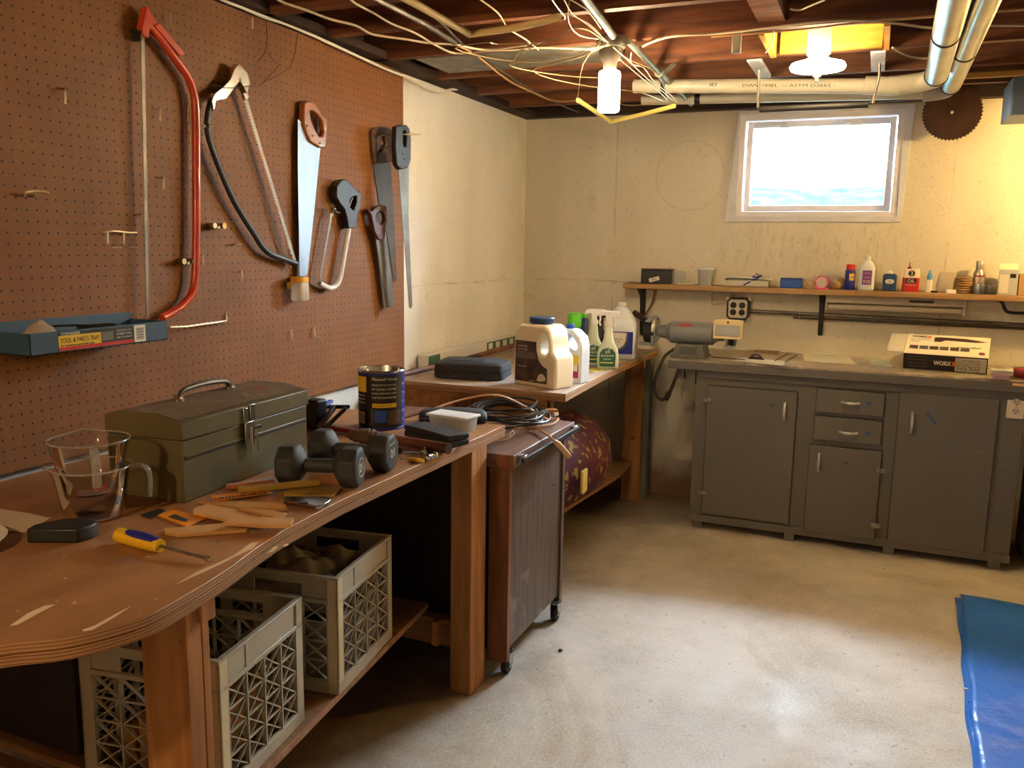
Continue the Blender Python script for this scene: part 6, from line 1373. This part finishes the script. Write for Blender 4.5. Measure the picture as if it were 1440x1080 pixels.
# ------------------------------------------------------------------ ceiling fixtures
# lamp socket with bare tubular bulb
lx, ly = 1.075, 3.16
bl = thing('ceiling_bulb', 'glowing bare tubular bulb hanging from a round ceiling box in the middle', 'lamp', (lx, ly, 1.97))
MB().lathe([(.052, 2.20), (.055, 2.205), (.055, 2.235), (.052, 2.24)], (lx, ly, 0)).build('junction_box', 'galvanised', bl)
MB().lathe([(.045, 2.20), (.040, 2.17), (.026, 2.15), (.024, 2.125)], (lx, ly, 0)).build('socket', 'old_steel', bl)
MB().lathe([(.020, 2.125), (.036, 2.118), (.040, 2.110), (.040, 1.985), (.036, 1.976), (.001, 1.972)], (lx, ly, 0), seg=32).build('bulb', 'lamp_glow', bl)
# round lamp in the pine bay
dl = thing('round_ceiling_lamp', 'glowing round disc lamp in the pine lined joist bay before the window', 'lamp', (1.775, 3.5, 2.12))
MB().lathe([(.042, 2.30), (.042, 2.20), (.03, 2.19)], (1.775, 3.5, 0)).build('socket', 'white_plastic', dl)
MB().lathe([(.03, 2.19), (.05, 2.178), (.095, 2.165), (.1, 2.155), (.095, 2.145), (.05, 2.138), (.03, 2.136), (.001, 2.136)], (1.775, 3.5, 0), seg=40).build('disc_bulb', 'disc_glow', dl)
MB().box(1.76, 1.79, 3.495, 3.505, 2.118, 2.135).box(1.768, 1.782, 3.49, 3.51, 2.10, 2.122).build('finial', 'old_steel', dl, bevel=.001)
# hanging bar with two hooks, screwed to short white blocks
hb_ = thing('hanging_bar', 'thin dark metal bar hung on two wire hooks below the round lamp', 'bar', (1.76, 3.68, 2.03))
yb = 3.70
for (a1, b1), (a2, b2), (a3, b3) in (((1067, 98), (1067, 122), (1066, 148)), ((1237, 89), (1236, 110), (1228, 141))):
    A, B, C = P(a1, b1, 1, yb-.02), P(a2, b2, 1, yb-.01), P(a3, b3, 1, yb)
    MB().tube([A, B, C, C+Vector((0, 0, -.012))], .005, seg=8, smooth=3).build('hook_rod', 'old_steel', hb_)
A, B = P(1068, 154, 1, yb), P(1221, 147, 1, yb)
MB().cyl(A, B, .0125, seg=12).build('bar', 'black_iron', hb_); MB().cyl(P(1066, 151, 1, yb), P(1228, 144, 1, yb), .0035, seg=8).build('inner_rod', 'chrome', hb_)
for i, (pts_, lb_) in enumerate((([(1054, 82), (1073, 81), (1086, 110), (1066, 114)], 'white painted wood block left of the round lamp'), ([(1227, 72), (1252, 70), (1243, 103), (1220, 106)], 'white painted wood block right of the round lamp'))):
    q = [(P(a_, b_, 2, CZ).x, P(a_, b_, 2, CZ).y) for a_, b_ in pts_]
    x0, x1 = min(x for x, y in q), max(x for x, y in q)
    tag(MB().box((x0+x1)/2-.027, (x0+x1)/2+.027, 3.71, 4.09, CZ-.006, CZ+.012).build('wood_block', 'plaster_trim', bevel=.002), lb_, 'block')
# EMT conduit with coupling
tag(MB().tube([P(815, -12, 2, CZ-.02), P(852, 36, 2, CZ-.02), P(862, 50, 2, CZ-.02)], .013, seg=12).build('conduit', 'galvanised'), 'galvanised conduit running from the top edge to the bulb box', 'pipe')
em = thing('conduit', 'galvanised conduit with a clamp running from the bulb box towards the back wall', 'pipe', P(930, 100, 2, CZ-.02))
MB().tube([P(884, 58, 2, CZ-.03), P(928, 104, 2, CZ-.03), P(972, 146, 2, CZ-.03)], .012, seg=12).build('tube', 'galvanised', em)
MB().cyl(P(926, 102, 2, CZ-.03), P(936, 112, 2, CZ-.03), .019, seg=14).bar(P(930, 106, 2, CZ-.03), P(948, 90, 2, CZ-.025), .02, .006).build('clamp', 'galvanised', em)
# galvanised air duct between the joists
tag(MB().box(.18, 1.0, 3.28, 3.60, CZ+.004, CZ+.09).build('air_duct', 'galvanised', bevel=.01), 'flat galvanised air duct tucked up between the joists left of the bulb', 'duct')
# white drain pipes and silver insulated pipes
zp = lambda t: 0
pa = [Vector((.95, 3.96, 2.208)), Vector((1.36, 3.96, 2.192)), Vector((2.02, 3.96, 2.152))]
dp1 = thing('drain_pipe', 'upper white plastic drain pipe with printed lettering in front of the window', 'pipe', (1.5, 3.96, 2.17))
MB().cyl(pa[0], pa[2], .030, seg=24).build('tube', 'pvc', dp1)
MB().cyl(pa[2]+Vector((-.09, 0, .007)), pa[2]+Vector((.05, 0, -.004)), .036, seg=24).build('coupling', 'pvc', dp1, bevel=.002)
d1 = (pa[2]-pa[0]).normalized()
text('- DWV =HEL  -- ASTM D2665 -', frame((1.62, 3.96-.0312, 2.170), d1, (0, -.05, 1)), .02, 'grey_groove', dp1, width=.40, world=True, squash=.9)
text('ID', frame((1.315, 3.96-.0312, 2.190), d1, (0, -.05, 1)), .02, 'grey_groove', dp1, width=.03, world=True, squash=.9)
MB().cyl((1.08, 3.96, 2.2015), (1.10, 3.96, 2.2005), .0312, seg=24).build('black_band', 'black_plastic', dp1)
pb_ = [Vector((.88, 4.38, 2.215)), Vector((2.168, 4.38, 2.1816))]
dp2 = thing('drain_pipe', 'lower white plastic drain pipe right behind the upper one', 'pipe', (1.5, 4.38, 2.18))
MB().cyl(pb_[0], pb_[1], .024, seg=24).build('tube', 'pvc', dp2)
MB().cyl((1.147, 4.38, 2.2080), (1.174, 4.38, 2.2073), .0252, seg=24).build('black_band', 'black_plastic', dp2)
for i, (t0, t1, lb_, px1) in enumerate((((1344, -8), (1317, 106), 'left silver wrapped pipe sloping down to the drain pipes', 0), ((1390, -8), (1336, 124), 'right silver wrapped pipe sloping down to the drain pipes', 1))):
    z_ = 2.165 if i == 0 else 2.20
    A = P(*t0, 2, z_); B = P(*t1, 2, z_)
    A = B+(A-B)*1.5
    if i: B = B-(B-A).normalized()*.07
    sp = thing('silver_pipe', lb_, 'pipe', (A+B)/2)
    rr = .0425 if i == 0 else .040
    MB().cyl(A, B, rr, seg=28).build('wrapped_tube', 'duct_silver', sp)
    D = (B-A).normalized()
    for k in (0.0, 1.0):
        q = B-D*(.02 if k == 0 else .02+ (.70))
        MB().cyl(q, q+D*.010, rr+.003, seg=28).build('black_ring', 'black_plastic', sp)
    tgt = pa[2] if i == 0 else pb_[1]
    mb = MB(); mb.tube([B, B+D*.05, (B+D*.09+tgt+Vector((.06, 0, 0)))/2, tgt+Vector((.03, 0, 0)), tgt], .038 if i == 0 else .034, seg=20, smooth=5)
    mb.build('elbow', 'pvc' if i == 0 else 'pvc_grey', sp)
# circular saw blade on the back wall
sc_ = P(1339, 158, 1, 4.90); r_ = .135
sb = MB(Matrix(((1, 0, 0, sc_.x), (0, 0, -1, 4.90), (0, 1, 0, sc_.z), (0, 0, 0, 1))))
out = []
for k in range(48):
    a_ = 2*PI*k/48; out += [(r_*1.02*math.cos(a_), r_*1.02*math.sin(a_)), (r_*.965*math.cos(a_+.05), r_*.965*math.sin(a_+.05))]
sb.prism(out, -.001, .001, holes=[[(.008*math.cos(-2*PI*k/12), .008*math.sin(-2*PI*k/12)) for k in range(12)]])
sb = sb.build('circular_saw_blade', 'blade_brown', smooth=False); tag(sb, 'dark brown circular saw blade high on the back wall right of the window', 'saw blade')
MB().cyl((sc_.x, 4.885, sc_.z+.004), (sc_.x, 4.99, sc_.z+.004), .004, seg=8).build('nail', 'hook_steel', sb)
# blue grey cabinet at the upper right
gx = P(1421, 150, 1, 4.30)
gcab = thing('wall_cabinet', 'blue grey metal cabinet at the upper right picture edge', 'cabinet', (gx.x+.25, 4.45, gx.z))
MB().box(gx.x, gx.x+.6, 4.30, 4.6, P(1421, 162, 1, 4.30).z, CZ-.02).build('body', 'blue_grey', gcab, bevel=.003)
MB().box(gx.x+.004, gx.x+.6, 4.285, 4.299, P(1421, 162, 1, 4.30).z+.004, CZ-.022).build('door', 'blue_grey', gcab, bevel=.003)
tag(MB().bar((2.2, 4.20, 2.215), (2.62, 4.20, 2.215), .03, .02).build('batten', 'yellow_pine'), 'pale wood batten under the joists at the upper right', 'batten')
tag(MB().box(1.5, 1.53, 3.235, 3.26, 2.17, 2.30).build('joist_bracket', 'galvanised', bevel=.002), 'galvanised bracket on the joist left of the pine bay', 'bracket')
# ------------------------------------------------------------------ cables stapled under the joists
def cable(pts, label, r=.003, m='white_cable', z=2.225, name='ceiling_cable', group=None, jz=0, cat='cable'):
    rnd = random.Random(len(pts)+int(pts[0][0]))
    w_ = [P(a_, b_, 2, z+rnd.uniform(-jz, jz)) for a_, b_ in pts]
    return tag(MB().tube(w_, r, seg=7, smooth=4).build(name, m), label, cat, group)
tag(MB().tube([P(a_, b_, 0, .05) for a_, b_ in ((255, -30), (312, -1), (340, 10), (372, 24), (400, 33), (440, 50), (490, 73), (540, 96), (580, 112), (600, 124), (618, 129), (634, 126), (655, 124))], .0062, seg=8, smooth=5).build('ceiling_cable', 'white_plastic'), 'thick white cable along the pegboard top, its loose tip over the cream wall', 'cable')
cable([(382, -6), (400, 4), (430, 14), (465, 27), (500, 36), (520, 47), (540, 51), (570, 55), (600, 60), (640, 63), (680, 70), (720, 66), (745, 62)], 'cream cable crossing the joists from upper left to the bulb', .0042)
cable([(490, -4), (500, 5), (525, 18), (550, 33), (585, 47), (610, 62), (640, 75), (680, 72), (720, 70), (760, 67), (840, 70)], 'second cream cable from the top edge left of the yellow hanger tube', .0038)
cable([(640, 62), (670, 78), (700, 102), (720, 116), (745, 128), (780, 142), (812, 141)], 'brown cable sagging from the joists towards the yellow bent tube', .0045, 'cord_beige')
cable([(895, 70), (915, 60), (940, 52), (965, 49), (1000, 48), (1040, 44), (1090, 38), (1150, 31), (1190, 29), (1250, 32), (1310, 39), (1360, 36), (1445, 36)], 'long pale cable running right from the bulb box under the joists', .0042, z=2.225)
cable([(1000, 52), (1060, 47), (1140, 40), (1200, 33), (1280, 26), (1380, 17), (1445, 12)], 'tan cable fanning out to the upper right corner', .0036, 'cord_beige', z=2.23)
cable([(1088, 44), (1087, 55), (1082, 66), (1077, 74)], 'short thin cable dropping to the left white block', .003, z=2.215)
cable([(1112, 13), (1125, 14), (1140, 8), (1160, 0)], 'thin pale cable at the top edge right of the wooden blocking', .003, z=2.215)
cable([(1255, 67), (1275, 78), (1300, 82), (1330, 80)], 'thin pale cable between right white block and silver pipes', .004, z=2.22)
cable([(670, -4), (700, 18), (715, 40), (740, 56), (757, 70)], 'reddish wire crossing the yellow hanger tube', .0026, 'tube_pale', z=2.21)
cable([(600, 15), (618, 30), (640, 52), (660, 70), (690, 90), (745, 125), (790, 148), (815, 158)], 'dark brown conduit wire crossing behind the hangers', .005, 'old_steel', z=2.234)
cable([(520, -6), (560, 14), (600, 35), (640, 60)], 'dull dark pipe at the top left behind the yellow hanger', .010, 'old_steel', z=2.22)
# ------------------------------------------------------------------ wire coat hangers hung from the bulb box
def hanger(pts, label, tube=None, tubem='tube_pale', z0=2.16, z1=2.06, r=.0018, closed=False, tr_=.0085):
    """pts pixels traced at heights going from z0 to z1"""
    n = len(pts)
    t = thing('wire_hanger', label, 'hanger', P(*pts[n//2], 2, (z0+z1)/2), group=None)
    w_ = [P(a_, b_, 2, z0+(z1-z0)*math.sin(PI*i/(n-1))) for i, (a_, b_) in enumerate(pts)]
    MB().tube(w_, r, seg=6, smooth=3, closed=closed).build('wire', 'wire_steel', t)
    if tube:
        MB().tube([P(a_, b_, 2, zz) for a_, b_, zz in tube], tr_, seg=12).build('paper_tube', tubem, t)
    return t
hanger([(845, 60), (820, 90), (813, 133), (812, 140), (830, 155), (858, 171), (900, 162), (949, 148), (945, 140), (915, 115), (880, 82), (868, 70)], 'wire hanger with bright yellow bent tube hanging below the bulb',
       [(813, 141, 2.09), (836, 156, 2.09), (859, 171, 2.09), (903, 161, 2.09), (948, 149, 2.09)], 'tape_yellow', 2.17, 2.09, tr_=.010)
hanger([(855, 60), (820, 30), (790, 22), (720, 36), (660, 49), (610, 22), (575, -2), (660, -10), (800, -2), (845, 40)], 'wire hanger with long pale bent tube at the top edge',
       [(560, -8, 2.10), (600, 14, 2.10), (660, 48, 2.10), (725, 39, 2.10), (786, 24, 2.10)], 'tube_pale', 2.17, 2.10, tr_=.0105)
for pts_, lb_ in (([(855, 62), (830, 75), (800, 85), (755, 96), (754, 103), (780, 112), (820, 120), (850, 124), (900, 130), (936, 143), (934, 136), (905, 112), (872, 84)], 'wire hanger with broad shoulders, lowest of the bare ones left of the bulb'),
                  ([(858, 64), (815, 70), (770, 78), (723, 87), (721, 94), (760, 102), (810, 108), (860, 110)], 'bare wire hanger pointing left, middle one'),
                  ([(850, 52), (825, 72), (790, 82), (750, 88), (690, 82), (640, 68), (684, 60), (700, 62), (757, 60), (740, 65), (725, 80), (722, 94)], 'long bent bare wire hanger reaching far left'),
                  ([(862, 66), (885, 84), (920, 100), (935, 125), (937, 143), (920, 146), (880, 148), (860, 140)], 'bare wire hanger whose corner hangs right of the bulb'),
                  ([(888, 74), (888, 90), (905, 95), (920, 115), (950, 140), (948, 146)], 'thin wire hanger leg dropping right of the bulb to the yellow tube'),
                  ([(845, 50), (830, 35), (805, 20), (790, -5), (775, -5), (785, 12), (795, 25), (788, 30)], 'bare wire hanger above the bulb at the top edge'),
                  ([(850, 58), (830, 44), (812, 40), (797, 44), (785, 53), (760, 60), (735, 75)], 'curved bare wire left above the bulb'),
                  ([(842, 55), (815, 50), (800, 32), (800, 5), (803, -5)], 'bare wire rising from the bulb box to the top edge')):
    hanger(pts_, lb_, None, 'wire_steel', 2.18, 2.12)
# twisted wire knots
# ------------------------------------------------------------------ blue tarp on the floor
q = [P(a_, b_, 2, .01) for a_, b_ in ((1350, 836), (1375, 1085))]
A, B = q; C = P(1440, 853, 2, .01); d1 = (C-A).normalized(); d2 = (B-A)
def tarp(u, v):
    p = A+d1*(1.5*u)+d2*(1.35*v)
    cr = .003*math.sin(v*23+u*5)*math.exp(-u*14)+.002*math.sin(u*31+v*13)*math.sin(v*41)+.010*math.exp(-((v-.58-.12*u)/.008)**2)*-1*.4
    return (p.x+.003*math.sin(v*31)*math.exp(-u*25)+.004*math.sin(v*9)*(1-u), p.y, .012+cr+.004*math.sin(v*17+u*11))
tp = thing('tarp', 'folded blue plastic tarp on the floor at the right picture edge', 'tarp', (A.x+.5, A.y-.7, 0))
MB().grid(60, 90, tarp).build('top_layer', 'tarp', tp, solid=.003)
def tarp2(u, v):
    p = tarp(u, v); return (p[0]-.022+.014*v, p[1]-.03, .004+.003*math.sin(v*19))
MB().grid(40, 60, tarp2).build('lower_layer', 'tarp', tp, solid=.002)
# crumbs on the floor
for (a_, b_), m_, lb_ in (((1358, 971), 'label_white', 'tiny white chip on the floor beside the blue tarp edge, upper one'), ((1365, 990), 'label_black', 'tiny dark chip on the floor beside the blue tarp edge, lower one'),
        ((903, 777), 'label_white', 'tiny pale chip on the floor between farther bench and base cabinet'), ((788, 916), 'label_black', 'tiny dark chip on the floor right of the rolling cabinet')):
    p = P(a_, b_, 2, 0)
    tag(MB(Matrix.Translation(p)).ball((0, 0, .005), .006, sx=1.6, sz=.8, seg=8).build('debris_chip', m_), lb_, 'debris', 'crumbs of debris on the floor')
